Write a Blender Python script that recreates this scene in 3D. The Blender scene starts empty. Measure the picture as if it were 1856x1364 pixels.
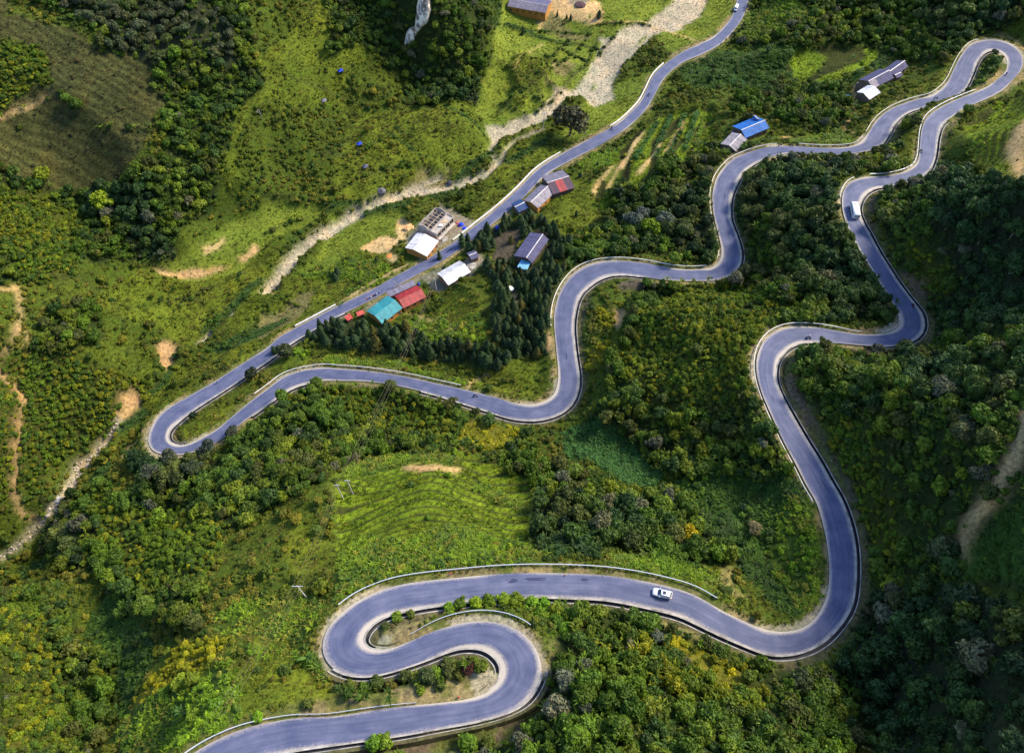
import bpy, math, random
import numpy as np
from mathutils import Vector, Matrix
random.seed(7); RS = np.random.RandomState(11)
SC = bpy.context.scene
COL = SC.collection
# ------------------------------------------------------------------ camera, sky, sun, exposure
CAMZ = 232.0; PITCH = math.radians(57.0); FPX = 1325.0
cam = bpy.data.cameras.new('camera'); camo = bpy.data.objects.new('camera', cam); COL.objects.link(camo)
camo.location = (0, 0, CAMZ); camo.rotation_euler = (math.pi/2 - PITCH, 0, 0)
cam.sensor_width = 36.0; cam.lens = FPX/1856*36.0; cam.clip_start = 1; cam.clip_end = 9000
SC.camera = camo
SC.render.resolution_x = 1024; SC.render.resolution_y = 752
wd = bpy.data.worlds.new('World'); SC.world = wd; wd.use_nodes = True
wn = wd.node_tree; wn.nodes.clear()
sky = wn.nodes.new('ShaderNodeTexSky'); sky.sky_type = 'NISHITA'; sky.sun_disc = False
SUN_EL = math.radians(43); SUN_AZ = math.radians(64)          # azimuth from +Y towards +X
sky.sun_elevation = SUN_EL; sky.sun_rotation = SUN_AZ; sky.altitude = 1000; sky.air_density = 1.0; sky.dust_density = 1.6; sky.ozone_density = 1.6
bg = wn.nodes.new('ShaderNodeBackground'); bg.inputs[1].default_value = 0.15
wo = wn.nodes.new('ShaderNodeOutputWorld'); wn.links.new(sky.outputs[0], bg.inputs[0]); wn.links.new(bg.outputs[0], wo.inputs[0])
sl = bpy.data.lights.new('sun', 'SUN'); sl.energy = 2.9; sl.angle = math.radians(14); sl.color = (1.0, 0.88, 0.64)
so = bpy.data.objects.new('sun', sl); COL.objects.link(so)
sdir = Vector((math.sin(SUN_AZ)*math.cos(SUN_EL), math.cos(SUN_AZ)*math.cos(SUN_EL), math.sin(SUN_EL)))
so.rotation_euler = sdir.to_track_quat('Z', 'Y').to_euler(); so.location = (150, 150, 300)
SC.view_settings.view_transform = 'Standard'; SC.view_settings.look = 'None'
SC.view_settings.gamma = 1; SC.view_settings.use_curve_mapping = False; SC.view_settings.exposure = 1.38
SC.render.engine = 'CYCLES'
try:
    SC.cycles.max_bounces = 4; SC.cycles.diffuse_bounces = 2; SC.cycles.glossy_bounces = 2; SC.cycles.transmission_bounces = 2; SC.cycles.transparent_max_bounces = 4
except Exception: pass
# ------------------------------------------------------------------ helpers
CP, SP = math.cos(PITCH), math.sin(PITCH)
def ray(px, py):
    u = (px-928)/FPX; v = (py-682)/FPX
    return np.array([u, CP - v*SP, -SP - v*CP])
def unproj(px, py, z):
    d = ray(px, py); t = (z-CAMZ)/d[2]
    return np.array([d[0]*t, d[1]*t, z])
def project(x, y, z):
    dz = z-CAMZ
    dep = y*CP - dz*SP; up = y*SP + dz*CP
    dep = np.maximum(dep, 1e-3) if isinstance(dep, np.ndarray) else max(dep, 1e-3)
    return 928 + FPX*x/dep, 682 - FPX*up/dep
def tag(o, label=None, cat=None, group=None, kind=None):
    if label: o['label'] = label
    if cat: o['category'] = cat
    if group: o['group'] = group
    if kind: o['kind'] = kind
    return o
def empty(name, loc, rz=0, label=None, cat=None, group=None):
    o = bpy.data.objects.new(name, None); COL.objects.link(o); o.location = loc; o.rotation_euler = (0, 0, rz)
    o.empty_display_size = 0.5
    return tag(o, label, cat, group)
def mesh(name, V, F, mats=None, mi=None, smooth=False):
    me = bpy.data.meshes.new(name); me.from_pydata([tuple(v) for v in V], [], [tuple(f) for f in F])
    for m in (mats or []): me.materials.append(m)
    if mi is not None: me.polygons.foreach_set('material_index', np.array(mi, dtype=np.int32))
    if smooth: me.polygons.foreach_set('use_smooth', np.ones(len(F), dtype=bool))
    me.update(); return me
def link(name, me, parent=None, loc=None):
    o = bpy.data.objects.new(name, me); COL.objects.link(o)
    if parent: o.parent = parent
    if loc is not None: o.location = loc
    return o
def gridmesh(name, V, nu, nv, mats, smooth=True):
    """V: (nu*nv,3) array, rows of nv"""
    me = bpy.data.meshes.new(name)
    i = np.arange((nu-1)*(nv-1)); a = (i//(nv-1))*nv + i % (nv-1)
    q = np.stack([a, a+nv, a+nv+1, a+1], 1).astype(np.int32)
    me.vertices.add(len(V)); me.vertices.foreach_set('co', np.asarray(V, dtype=np.float32).ravel())
    me.loops.add(q.size); me.loops.foreach_set('vertex_index', q.ravel())
    me.polygons.add(len(q)); me.polygons.foreach_set('loop_start', np.arange(0, q.size, 4, dtype=np.int32))
    me.polygons.foreach_set('loop_total', np.full(len(q), 4, dtype=np.int32))
    if smooth: me.polygons.foreach_set('use_smooth', np.ones(len(q), dtype=bool))
    for m in mats: me.materials.append(m)
    me.update(calc_edges=True); me.validate(); return me
class MB:
    def __init__(s): s.V = []; s.F = []; s.M = []
    def add(s, V, F, m=0):
        b = len(s.V); s.V += [tuple(v) for v in V]; s.F += [tuple(b+i for i in f) for f in F]; s.M += [m]*len(F); return s
    def box(s, c, d, m=0, rz=0):
        x, y, z = d[0]/2, d[1]/2, d[2]/2; ca, sa = math.cos(rz), math.sin(rz)
        V = [(c[0]+a*ca-b*sa, c[1]+a*sa+b*ca, c[2]+e) for a, b, e in
             [(-x,-y,-z),(x,-y,-z),(x,y,-z),(-x,y,-z),(-x,-y,z),(x,-y,z),(x,y,z),(-x,y,z)]]
        return s.add(V, [(0,3,2,1),(4,5,6,7),(0,1,5,4),(1,2,6,5),(2,3,7,6),(3,0,4,7)], m)
    def tube(s, p, q, r0, r1=None, n=8, m=0, cap=True):
        r1 = r0 if r1 is None else r1; p = Vector(p); q = Vector(q); d = (q-p).normalized()
        a = d.orthogonal().normalized(); b = d.cross(a)
        V = []
        for c, r in ((p, r0), (q, r1)):
            for k in range(n):
                t = 2*math.pi*k/n; V.append(c + (a*math.cos(t)+b*math.sin(t))*r)
        F = [(k, (k+1) % n, n+(k+1) % n, n+k) for k in range(n)]
        if cap: F += [tuple(range(n-1, -1, -1)), tuple(range(n, 2*n))]
        return s.add(V, F, m)
    def loft(s, rings, m=0, cap=True):
        n = len(rings[0]); V = [v for r in rings for v in r]; F = []
        for i in range(len(rings)-1):
            for k in range(n): F.append((i*n+k, i*n+(k+1) % n, (i+1)*n+(k+1) % n, (i+1)*n+k))
        if cap: F += [tuple(range(n-1, -1, -1)), tuple(range((len(rings)-1)*n, len(rings)*n))]
        return s.add(V, F, m)
    def mesh(s, name, mats, smooth=False): return mesh(name, s.V, s.F, mats if isinstance(mats, list) else [mats], s.M, smooth)
    def obj(s, name, mats, parent=None, smooth=False, loc=None): return link(name, s.mesh(name, mats, smooth), parent, loc)
# value noise (numpy)
_N = RS.rand(256, 256).astype(np.float32)
def vnoise(x, y, sc, seed=0):
    x = x/sc + seed*17.3; y = y/sc + seed*9.7
    xi = np.floor(x).astype(np.int64); yi = np.floor(y).astype(np.int64); fx = x-xi; fy = y-yi
    fx = fx*fx*(3-2*fx); fy = fy*fy*(3-2*fy)
    g = lambda a, b: _N[a % 256, b % 256]
    return (g(xi, yi)*(1-fx)+g(xi+1, yi)*fx)*(1-fy)+(g(xi, yi+1)*(1-fx)+g(xi+1, yi+1)*fx)*fy
def fbm(x, y, sc, seed=0, oc=4):
    s = 0; a = 1; t = 0
    for k in range(oc): s = s+a*vnoise(x, y, sc/2**k, seed+k*3); t += a; a *= .5
    return s/t
def sst(a, b, x):
    t = np.clip((x-a)/(b-a), 0, 1); return t*t*(3-2*t)
# ------------------------------------------------------------------ materials
def nt(name, rough=0.9, spec=0.2):
    m = bpy.data.materials.new(name); m.use_nodes = True; t = m.node_tree; b = t.nodes['Principled BSDF']
    b.inputs['Roughness'].default_value = rough; b.inputs['Specular IOR Level'].default_value = spec
    return m, t, b
def noise(t, scale, detail=4, vec=None, rough=.55):
    n = t.nodes.new('ShaderNodeTexNoise'); n.inputs['Scale'].default_value = scale; n.inputs['Detail'].default_value = detail; n.inputs['Roughness'].default_value = rough
    if vec: t.links.new(vec, n.inputs['Vector'])
    return n.outputs['Fac']
def ramp(t, fac, pts):
    r = t.nodes.new('ShaderNodeValToRGB'); t.links.new(fac, r.inputs[0]); e = r.color_ramp.elements
    while len(e) < len(pts): e.new(0.5)
    for el, (p, c) in zip(e, pts): el.position = p; el.color = (*c, 1) if len(c) == 3 else c
    return r.outputs[0]
def mix(t, a, b, fac, mode='MIX'):
    n = t.nodes.new('ShaderNodeMix'); n.data_type = 'RGBA'; n.blend_type = mode
    for s, v in ((n.inputs['Factor'], fac), (n.inputs['A'], a), (n.inputs['B'], b)):
        if isinstance(v, (int, float)): s.default_value = v
        elif isinstance(v, tuple): s.default_value = (*v, 1)
        else: t.links.new(v, s)
    return n.outputs['Result']
def mth(t, op, a, b=None, clamp=False):
    n = t.nodes.new('ShaderNodeMath'); n.operation = op; n.use_clamp = clamp
    for i, v in enumerate((a, b)):
        if v is None: continue
        if isinstance(v, (int, float)): n.inputs[i].default_value = v
        else: t.links.new(v, n.inputs[i])
    return n.outputs[0]
def bump(t, b, h, strength=.5, dist=.1):
    n = t.nodes.new('ShaderNodeBump'); n.inputs['Strength'].default_value = strength; n.inputs['Distance'].default_value = dist
    t.links.new(h, n.inputs['Height']); t.links.new(n.outputs[0], b.inputs['Normal'])
def gpos(t):
    g = t.nodes.new('ShaderNodeNewGeometry'); return g.outputs['Position']
def paint(name, c, rough=.7, var=.18, scale=1.5, spec=.3, metal=0, c2=None):
    m, t, b = nt(name, rough, spec); b.inputs['Metallic'].default_value = metal
    tc = t.nodes.new('ShaderNodeTexCoord'); n = noise(t, scale, 5, tc.outputs['Object'])
    c2 = c2 or tuple(x*(1-var*1.6) for x in c)
    t.links.new(ramp(t, n, [(.3, c2), (.62, c)]), b.inputs['Base Color']); return m
M = {}
def terrain_mat():
    m, t, b = nt('hillside_soil_and_grass', .95, .1); P = gpos(t)
    a = t.nodes.new('ShaderNodeVertexColor'); a.layer_name = 'ground'
    n1 = noise(t, .9, 6, P, .65); n2 = noise(t, .12, 4, P); n3 = noise(t, 3.5, 4, P, .7)
    c = mix(t, a.outputs['Color'], ramp(t, n1, [(.3, (.40, .42, .40)), (.5, (.95, .98, .9)), (.75, (1.6, 1.6, 1.3))]), 1.0, 'MULTIPLY')
    c = mix(t, c, ramp(t, n2, [(.3, (.72, .82, .78)), (.55, (1, 1, 1)), (.75, (1.25, 1.12, .95))]), 1.0, 'MULTIPLY')
    c = mix(t, c, ramp(t, n3, [(.28, (.6, .6, .6)), (.5, (1, 1, 1)), (.72, (1.4, 1.4, 1.3))]), 1.0, 'MULTIPLY')
    t.links.new(c, b.inputs['Base Color'])
    h = mth(t, 'ADD', mth(t, 'MULTIPLY', n1, .6), mth(t, 'MULTIPLY', n3, .25)); bump(t, b, h, .9, .55); return m
def road_mat():
    m, t, b = nt('worn_asphalt', .72, .35); uv = t.nodes.new('ShaderNodeUVMap'); uv.uv_map = 'UVMap'
    sx = t.nodes.new('ShaderNodeSeparateXYZ'); t.links.new(uv.outputs[0], sx.inputs[0]); P = gpos(t)
    du = t.nodes.new('ShaderNodeVertexColor'); du.layer_name = 'dust'
    # stretched along the lane
    mp = t.nodes.new('ShaderNodeMapping'); mp.inputs['Scale'].default_value = (9, .10, 1); t.links.new(uv.outputs[0], mp.inputs[0])
    streak = noise(t, 1.0, 5, mp.outputs[0], .6); n1 = noise(t, .25, 5, P); n2 = noise(t, 2.2, 5, P, .7); n3 = noise(t, 14, 3, P, .7)
    asph = ramp(t, n1, [(.3, (.050, .064, .136)), (.7, (.096, .106, .190))])
    asph = mix(t, asph, ramp(t, streak, [(.28, (.62, .66, .78)), (.5, (1, 1, 1)), (.75, (1.42, 1.34, 1.2))]), .9, 'MULTIPLY')
    asph = mix(t, asph, ramp(t, n3, [(.3, (.82, .82, .82)), (.7, (1.15, 1.15, 1.15))]), .8, 'MULTIPLY')
    d = mth(t, 'ADD', du.outputs['Color'], mth(t, 'MULTIPLY', mth(t, 'SUBTRACT', n2, .5), .95)); d = mth(t, 'ADD', d, mth(t, 'MULTIPLY', mth(t, 'SUBTRACT', streak, .5), .5))
    dd = ramp(t, d, [(.20, (0, 0, 0)), (.90, (.88, .88, .88))])
    c = mix(t, asph, (.42, .37, .32), dd)
    t.links.new(c, b.inputs['Base Color']); bump(t, b, n3, .25, .02); return m
def leaf_mat(name, base, vary=.35, trans=.25):
    m, t, b = nt(name, .62, .25)
    at = t.nodes.new('ShaderNodeAttribute'); at.attribute_type = 'INSTANCER'; at.attribute_name = 'tint'
    P = t.nodes.new('ShaderNodeTexCoord'); n = noise(t, 2.2, 3, P.outputs['Object'], .7)
    oi = t.nodes.new('ShaderNodeObjectInfo')
    c = mix(t, at.outputs['Color'], ramp(t, n, [(.25, (1-vary*1.3,)*3), (.5, (1, 1, 1)), (.74, (1+vary*2.4, 1+vary*2.1, 1+vary*.6))]), 1.0, 'MULTIPLY')
    c = mix(t, c, ramp(t, oi.outputs['Random'], [(0, (.72, .78, .8)), (.5, (1, 1, 1)), (1, (1.32, 1.22, .95))]), 1.0, 'MULTIPLY')
    if base != (1, 1, 1): c = mix(t, c, base, 1.0, 'MULTIPLY')
    t.links.new(c, b.inputs['Base Color'])
    tr = t.nodes.new('ShaderNodeBsdfTranslucent'); t.links.new(c, tr.inputs[0]); mx = t.nodes.new('ShaderNodeMixShader'); mx.inputs[0].default_value = trans
    t.links.new(b.outputs[0], mx.inputs[1]); t.links.new(tr.outputs[0], mx.inputs[2]); t.links.new(mx.outputs[0], t.nodes['Material Output'].inputs[0]); return m
M['ground'] = terrain_mat(); M['road'] = road_mat()
M['leaf'] = leaf_mat('leaves', (1, 1, 1)); M['blade'] = leaf_mat('grass_blades', (1, 1, 1), .3, .35)
M['bark'] = paint('bark', (.16, .13, .10)); M['bark_pale'] = paint('pale_bark', (.42, .38, .33))
M['concrete'] = paint('weathered_concrete', (.38, .355, .34), .85, .4, .5); M['ditch'] = paint('dark_ditch_concrete', (.045, .042, .05), .6, .4, .8)  # ditch channel concrete far darker than the kerb concrete
M['whitewall'] = paint('whitewashed_concrete', (.78, .74, .70), .7, .15, .6); M['steel'] = paint('galvanised_steel', (.62, .66, .74), .35, .12, 1, .5, .3)
M['postm'] = paint('steel_post', (.42, .45, .52), .4, .2, 2, .5, .3)
M['soil'] = paint('bare_soil', (.30, .19, .12), .95, .3, .7, .1); M['rock'] = paint('grey_rock', (.36, .34, .33), .9, .35, .5)
M['white'] = paint('white_paint', (.80, .80, .80), .3, .04, 1, .5); M['glass'] = paint('tinted_glass', (.02, .035, .07), .08, .1, 1, .8)
M['tyre'] = paint('tyre_rubber', (.02, .02, .02), .8); M['rim'] = paint('alloy_rim', (.5, .5, .52), .3, .1, 1, .5, .6)
M['red'] = paint('red_lamp', (.6, .03, .05), .3); M['black'] = paint('black_plastic', (.02, .02, .025), .5)

# ------------------------------------------------------------------ the road: edge pairs surveyed along its length (valley end first)
ROAD = np.array([float(v) for v in """1336,0,1357,0
1324.5,33.4,1343.6,36.7
1296,64.5,1311,76
1269.4,79,1276,97
1236,95,1241,112
1204.6,117,1218,128
1184.6,137,1200,148
1173,160,1189,168
1158,187,1172,197
1128,217,1142,228
1103,234,1115,246
1068,252,1081,267
1017.6,279,1029,294
974,307,988,319
937.4,344,951,356
900.6,377.5,914,389
867,404,880,416
826,436,836,450
788,461,798,475
755,480,765,493
714,502,724,516
674,525,684,538
633.5,544,644,558
595,563,605,577
552,586,564,600
509,608.6,521,627
484,630,497,646
434,662,447.6,680
384,694,399,712
334,722,352,742
300.6,742,324,764
280.6,762,309,779
269,789,304.6,793
270.5,809,310.6,802
287,822,320.6,806
330,824,336,806
371,812,359,797
406,793,391,779
438,767,424,752
472,743,457.6,724
502,721,487.6,702
526,706,514,682
552,696,548,671
586,690,587,665.4
603,690,605,667
663.5,691,667,672
730,701,733.6,682
790,716,798,696
836,730,847,707
887,746,900.6,720.5
924,758,934,730.5
966,762,964,733
1001,756,987.4,727
1031,739,1004,714
1046,712,1011,692
1049,682,1011.5,669
1044,649,1009,642
1040,615,1006,608.6
1039,588.6,1004,578.6
1042.6,562,1008,548.5
1051,537,1021,518.5
1069,518.5,1044,492
1094,503.4,1077.6,476.7
1124,498,1121,472.4
1162,501,1168,476.7
1194.5,506,1205,484
1230,509,1240,488
1270,509,1270,488
1305,507,1290,485
1336,487,1303,474
1343,460,1308,455
1333,424,1302.8,427.6
1323.5,397.5,1294.5,394
1323.5,364,1291,361
1333,337.4,1294.5,334
1346,315.7,1304.5,312
1364.6,299,1326,290
1390,287,1359.6,275
1423,279,1396.3,266
1443,279,1436.4,265
1490,281,1486.5,268
1543,279,1534,267
1590,268,1558,259
1607,249,1573.4,240.5
1623.5,222,1590,216
1647,204,1617,196
1680,194,1657,181
1716,186,1690,172
1745,165,1715,151
1760.5,137,1730,122
1770.5,112,1742,100
1784,97,1760.5,80
1797,92,1790.6,72
1812,95,1820.6,75
1822,104,1844,88.5
1825.6,117,1854,107
1820.6,132,1850.7,127
1804,147,1834,147
1784,160,1814,166
1757,171,1780.5,183
1730.4,182,1750.5,195
1703.7,195,1727,211
1680,213,1707,227
1670,237,1699,248
1667,267,1695.3,274
1665,285,1692,290
1658,300,1681,312
1640,311,1656,327
1603.5,319,1618,337
1570,321,1588,341
1543,329,1570,351
1530,344,1560,364
1526,364,1556.7,381
1530,394,1563,402
1546,431,1577,428
1561,457,1590,453
1580,487,1608.5,483
1600,520,1630,516
1620,551,1652,545
1630,572,1670,568
1630,588.6,1674,592
1617,600,1663,612
1590,606,1633,625
1553,605,1582,627
1513,598.6,1518,622
1476.5,592.6,1480,620
1436.4,592,1449,622
1409.7,598.6,1426.4,633.7
1386.3,615,1411,652
1373,642,1406,674
1371,672,1408,696
1379.6,709,1419.7,724
1399.7,755.6,1437,757
1419.7,799,1460,797
1443,842.5,1485,837
1463,882.5,1507,877
1479,909,1522,902
1491.5,949,1538,943
1500,992.5,1548,989
1503,1036,1550,1036
1500,1072.7,1546.6,1079
1490,1099,1538,1108
1475,1122.8,1517,1138
1449.8,1139.5,1488,1165
1416.4,1144.5,1447,1183
1383,1139.5,1396,1186
1343,1122.8,1346,1168
1303,1103,1296,1146
1269.4,1082.7,1261,1129
1236,1069,1228,1114
1168,1052.6,1162,1098
1101,1042.6,1097,1086
1034,1038.6,1032,1082.7
967,1037.6,967,1081
900.6,1040,903,1085
833.8,1046,840,1091
767,1052.6,783,1098
717,1061,740,1106
673.5,1076,702,1115
640,1094,676,1130
613,1116,664,1144
592,1138,658,1156
583,1163,659,1165
586,1190,667,1173
604,1213,683,1178
630,1223,700,1177
662,1226,717,1172
702,1219,742,1162
741,1207,767,1151
780,1193,798,1139
813.8,1179.5,830,1130
843.8,1173,868,1124.5
877,1176,910.6,1129.5
900.6,1193,947,1146
909,1213,970.7,1173
904,1233,982.4,1203
887,1251,978,1235
860.5,1263,958,1268
827,1269.7,925,1290
780,1274.7,868,1307
727,1279.7,800,1319
667,1288,725,1332
600,1298,655,1342
540,1300,590,1351
490,1308,535,1359
440,1320,480,1372
390,1341,425,1392
345,1368,375,1420
300,1405,330,1455""".replace('\n', ',').split(',')]).reshape(-1, 4)
NS = len(ROAD); rz = np.zeros(NS); i0 = 149; rz[i0] = CAMZ-178
rc = (ROAD[:, :2]+ROAD[:, 2:])/2
for rng, pv in ((range(i0-1, -1, -1), 1), (range(i0+1, NS), -1)):
    for i in rng:
        j = i+pv; z = rz[j]; g = .06 if i >= 34 else -.02
        for _ in range(4):
            ds = np.linalg.norm((unproj(*rc[i], z)-unproj(*rc[j], rz[j]))[:2]); z = rz[j] + (-1 if pv == 1 else 1)*g*ds
        rz[i] = z
for _ in range(3): rz[1:-1] = .5*rz[1:-1]+.25*(rz[:-2]+rz[2:])
EO = np.array([unproj(*ROAD[i, :2], rz[i]) for i in range(NS)]); EI = np.array([unproj(*ROAD[i, 2:], rz[i]) for i in range(NS)])
def catmull(P, step=1.0, ref=None):
    ref = P if ref is None else ref; out = []; par = []
    n = len(P)
    for i in range(n-1):
        a, b, c, d = P[max(i-1, 0)], P[i], P[i+1], P[min(i+2, n-1)]
        k = max(1, int(round(np.linalg.norm(ref[i+1]-ref[i])/step)))
        for s in range(k):
            t = s/k; out.append(.5*((2*b)+(-a+c)*t+(2*a-5*b+4*c-d)*t*t+(-a+3*b-3*c+d)*t**3)); par.append(i+t)
    out.append(P[-1]); par.append(n-1.0)
    return np.array(out), np.array(par)
RCc = (EO+EI)/2
RO, RP = catmull(EO, .9, RCc); RI, _ = catmull(EI, .9, RCc)
def smooth(A, k):
    for _ in range(k): A = A.copy(); A[1:-1] = .5*A[1:-1]+.25*(A[:-2]+A[2:])
    return A
RO = smooth(RO, 5); RI = smooth(RI, 5)
RC = (RO+RI)/2; RZ = RC[:, 2].copy(); RO[:, 2] = RZ; RI[:, 2] = RZ
TN = np.gradient(RC[:, :2], axis=0); TN /= np.linalg.norm(TN, axis=1)[:, None]
RN = np.stack([-TN[:, 1], TN[:, 0]], 1)                       # left-hand normal
sgnI = np.sign(((RI-RC)[:, :2]*RN).sum(1)).astype(float)      # is I on the left?
sI = 1.0 if sgnI.mean() > 0 else -1.0
HW = np.linalg.norm((RI-RO)[:, :2], axis=1)/2
ARC = np.concatenate([[0], np.cumsum(np.linalg.norm(np.diff(RC[:, :2], axis=0), axis=1))])
CURV = smooth(np.gradient(np.unwrap(np.arctan2(TN[:, 1], TN[:, 0])))/np.maximum(np.gradient(ARC), .1), 12)
def edge(side, off, k):     # point k at off metres outside the edge on side 'O' or 'I'
    A, B = (RO, RI) if side == 'O' else (RI, RO)
    d = A[k]-B[k]; d = d/np.linalg.norm(d); return A[k]+d*off
def krange(a, b): return [k for k in range(len(RP)) if a <= RP[k] <= b]
DITCH = [('I', 22.5, 34.9), ('O', 38.5, 42.6), ('O', 46.5, 64.2), ('O', 68.2, 76.5), ('O', 81.5, 92.0), ('I', 101.5, 107), ('I', 108, 123), ('I', 124.5, 165.4), ('O', 163.8, 176), ('I', 175.5, 188)]
RAIL = [('I', 39.2, 47.8, 1.2), ('I', 57.5, 67.6, 1.3), ('I', 69, 78.4, 1.2), ('I', 79.2, 82.6, 1.2), ('I', 83, 91.5, 1.1), ('O', 98.5, 108.8, .9), ('O', 109.6, 112, 1), ('O', 114, 121.8, .5), ('O', 122.6, 136, 1.1), ('O', 147.2, 159.6, 2.0), ('I', 166.6, 173.2, 2.6), ('O', 179.3, 187.5, .9)]
WALL = [('O', 5, 9.9, .7), ('O', 12.0, 17.1, .8), ('O', 22.6, 24.4, .6)]
DR = {'O': np.zeros(len(RP), bool), 'I': np.zeros(len(RP), bool)}
for s, a, b in DITCH: DR[s][(RP >= a) & (RP <= b)] = True
# ------------------------------------------------------------------ terrain: levels surveyed at road stations and over the hills
CT = """1250,0,5 1180,60,4 1110,110,3 1060,180,2 960,210,1.5 900,270,0 870,320,-1 740,355,-2 640,390,-3 560,440,-4 510,500,-5.5 440,580,-7 370,620,-8 330,690,-9.5 260,760,-12 200,810,-15 150,850,-17 80,950,-20 20,1000,-22 -60,1060,-25
850,180,4.5 960,100,5 1100,30,6.5 700,300,3 560,380,0.5 450,440,1.5 900,40,7 1000,160,3.5
1080,240,4 1200,90,6 1040,320,4.5 960,360,4 760,500,1.5 660,480,0 560,540,-1 420,630,-2.5 330,700,-4
0,250,38 0,0,62 150,100,54 300,350,20 200,250,32 300,100,46 400,30,50 550,50,38 550,250,13 450,300,14 700,250,5 650,20,34 -200,100,60
760,0,44 850,0,24 760,50,32 735,110,17 800,130,14 860,160,6 780,220,7 720,200,9 620,200,13 680,100,22
400,400,6 350,480,2 250,470,5 150,400,13 50,350,27 0,450,28 100,500,20 150,600,14 250,600,4 200,720,-3 0,600,22 40,560,20 0,680,12 50,750,4 40,880,-8 80,938,-17 -50,800,10 -120,700,28 0,950,-13 130,780,-6 150,830,-14
600,880,28 545,1080,46 450,1100,42 400,1200,46 300,1000,22 300,1100,27 200,950,4 150,1050,5 220,1200,18 100,1100,7 170,1150,9 200,1300,18 60,1200,20 0,1100,10 0,1300,30 -120,1200,34 300,1250,34 300,1364,44 400,880,8 200,870,-7 330,860,1 780,870,30 780,950,41 620,930,30 960,930,32 690,855,20.5 890,860,22 640,985,39 940,985,41 900,850,22
1100,600,15 1160,600,20 1250,600,31 1250,700,33 1200,850,28 1100,840,22 1350,900,37 1300,950,40 1430,1050,45 1050,950,38 1160,950,38 1120,720,22 1340,780,40
1400,350,26 1450,450,30 1500,550,38 1350,560,32 1420,540,36 1250,540,23 1480,380,30 1380,430,26
1620,450,50 1700,400,59 1800,400,70 1840,280,60 1760,250,47 1750,600,57 1850,600,72 1600,750,59 1500,650,52 1700,750,69 1850,750,86 1640,950,61 1750,950,76 1700,1150,71 1850,1100,86 1600,1200,60 1850,1300,90 1650,1364,70 1500,1300,62 1450,1240,57 1300,1250,62 1150,1200,62 1200,1350,72 1000,1330,70 1560,1240,54 1600,1364,60 1080,1110,57 1650,650,50
1600,60,13 1610,130,15 1350,230,13 1450,130,10 1300,130,6.5 1450,50,13 1350,60,9 1600,10,17 1700,40,23 1850,30,37 1856,-20,40 1800,40,31 1000,-60,9 1400,-60,14 1700,-40,24 2000,100,60 2000,400,90 2000,800,98 2050,1200,106
1200,250,9 1180,300,9 1150,380,8.5 1250,400,14 1280,330,15 1000,420,5.5 960,455,5.5 1000,560,8 800,560,3.6 850,640,5 700,640,4 940,620,8 930,680,9.3 620,620,3 1230,330,12 1100,440,9 1550,150,15 1500,230,19 1420,240,17
600,1500,72 1000,1500,80 1400,1500,82 200,1500,50""".split()
ctl = [unproj(*map(float, c.split(','))) for c in CT] + [RCc[i] for i in range(0, NS)]
ctl += [edge(s, 4.0, k)+np.array([0, 0, h]) for s, h in (('O', 1), ('I', 1)) for k in range(0, len(RP), 14) if DR[s][k] for h in (2.0,)]
ctl += [edge(s, 5.0, k)+np.array([0, 0, -2.2]) for s in ('O', 'I') for k in range(0, len(RP), 14) if not DR[s][k] and RP[k] > 38 and not (25 < RP[k] < 40)]
ctl += [np.array(p, float) for p in ((-560, 150, 95), (-560, 420, 130), (-300, 620, 120), (-60, 640, 70), (140, 640, 20), (260, 640, 45), (520, 560, 120), (620, 250, 140), (560, -60, 140), (200, -260, 150), (-150, -240, 120), (-420, -180, 60), (-600, -40, 20))]
ctl = np.array(ctl)
X = np.concatenate([-300-np.cumsum(1.0*1.115**np.arange(52))[::-1], np.arange(-300, 300.1, .85), 300+np.cumsum(1.0*1.115**np.arange(52))])
Y = np.concatenate([-10-np.cumsum(1.0*1.115**np.arange(52))[::-1], np.arange(-10, 425.1, .85), 425+np.cumsum(1.0*1.115**np.arange(52))])
NX, NY = len(X), len(Y); x0i = 52; y0i = 52
GX, GY = np.meshgrid(X, Y, indexing='ij'); GX = GX.astype(np.float32); GY = GY.astype(np.float32)
def tps(ctl, gx, gy, lam=.6):
    S_ = 100.0; P = ctl[:, :2]/S_; n = len(P)
    def U(r2): return np.where(r2 > 1e-12, r2*np.log(np.maximum(r2, 1e-12)), 0)
    K = U(((P[:, None]-P[None])**2).sum(-1))+np.eye(n)*lam*1e-3
    A = np.zeros((n+3, n+3)); A[:n, :n] = K; A[:n, n] = 1; A[:n, n+1:] = P; A[n, :n] = 1; A[n+1:, :n] = P.T
    w = np.linalg.solve(A, np.concatenate([ctl[:, 2], np.zeros(3)]))
    # evaluate on a coarser lattice then bilinear: the surface is smooth
    out = w[n]+w[n+1]*gx/S_+w[n+2]*gy/S_
    gx = (gx/S_).astype(np.float32); gy = (gy/S_).astype(np.float32)
    for k in range(n):
        r2 = (gx-np.float32(P[k, 0]))**2+(gy-np.float32(P[k, 1]))**2+np.float32(1e-10); out += np.float32(w[k])*r2*np.log(r2)
    return out
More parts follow.
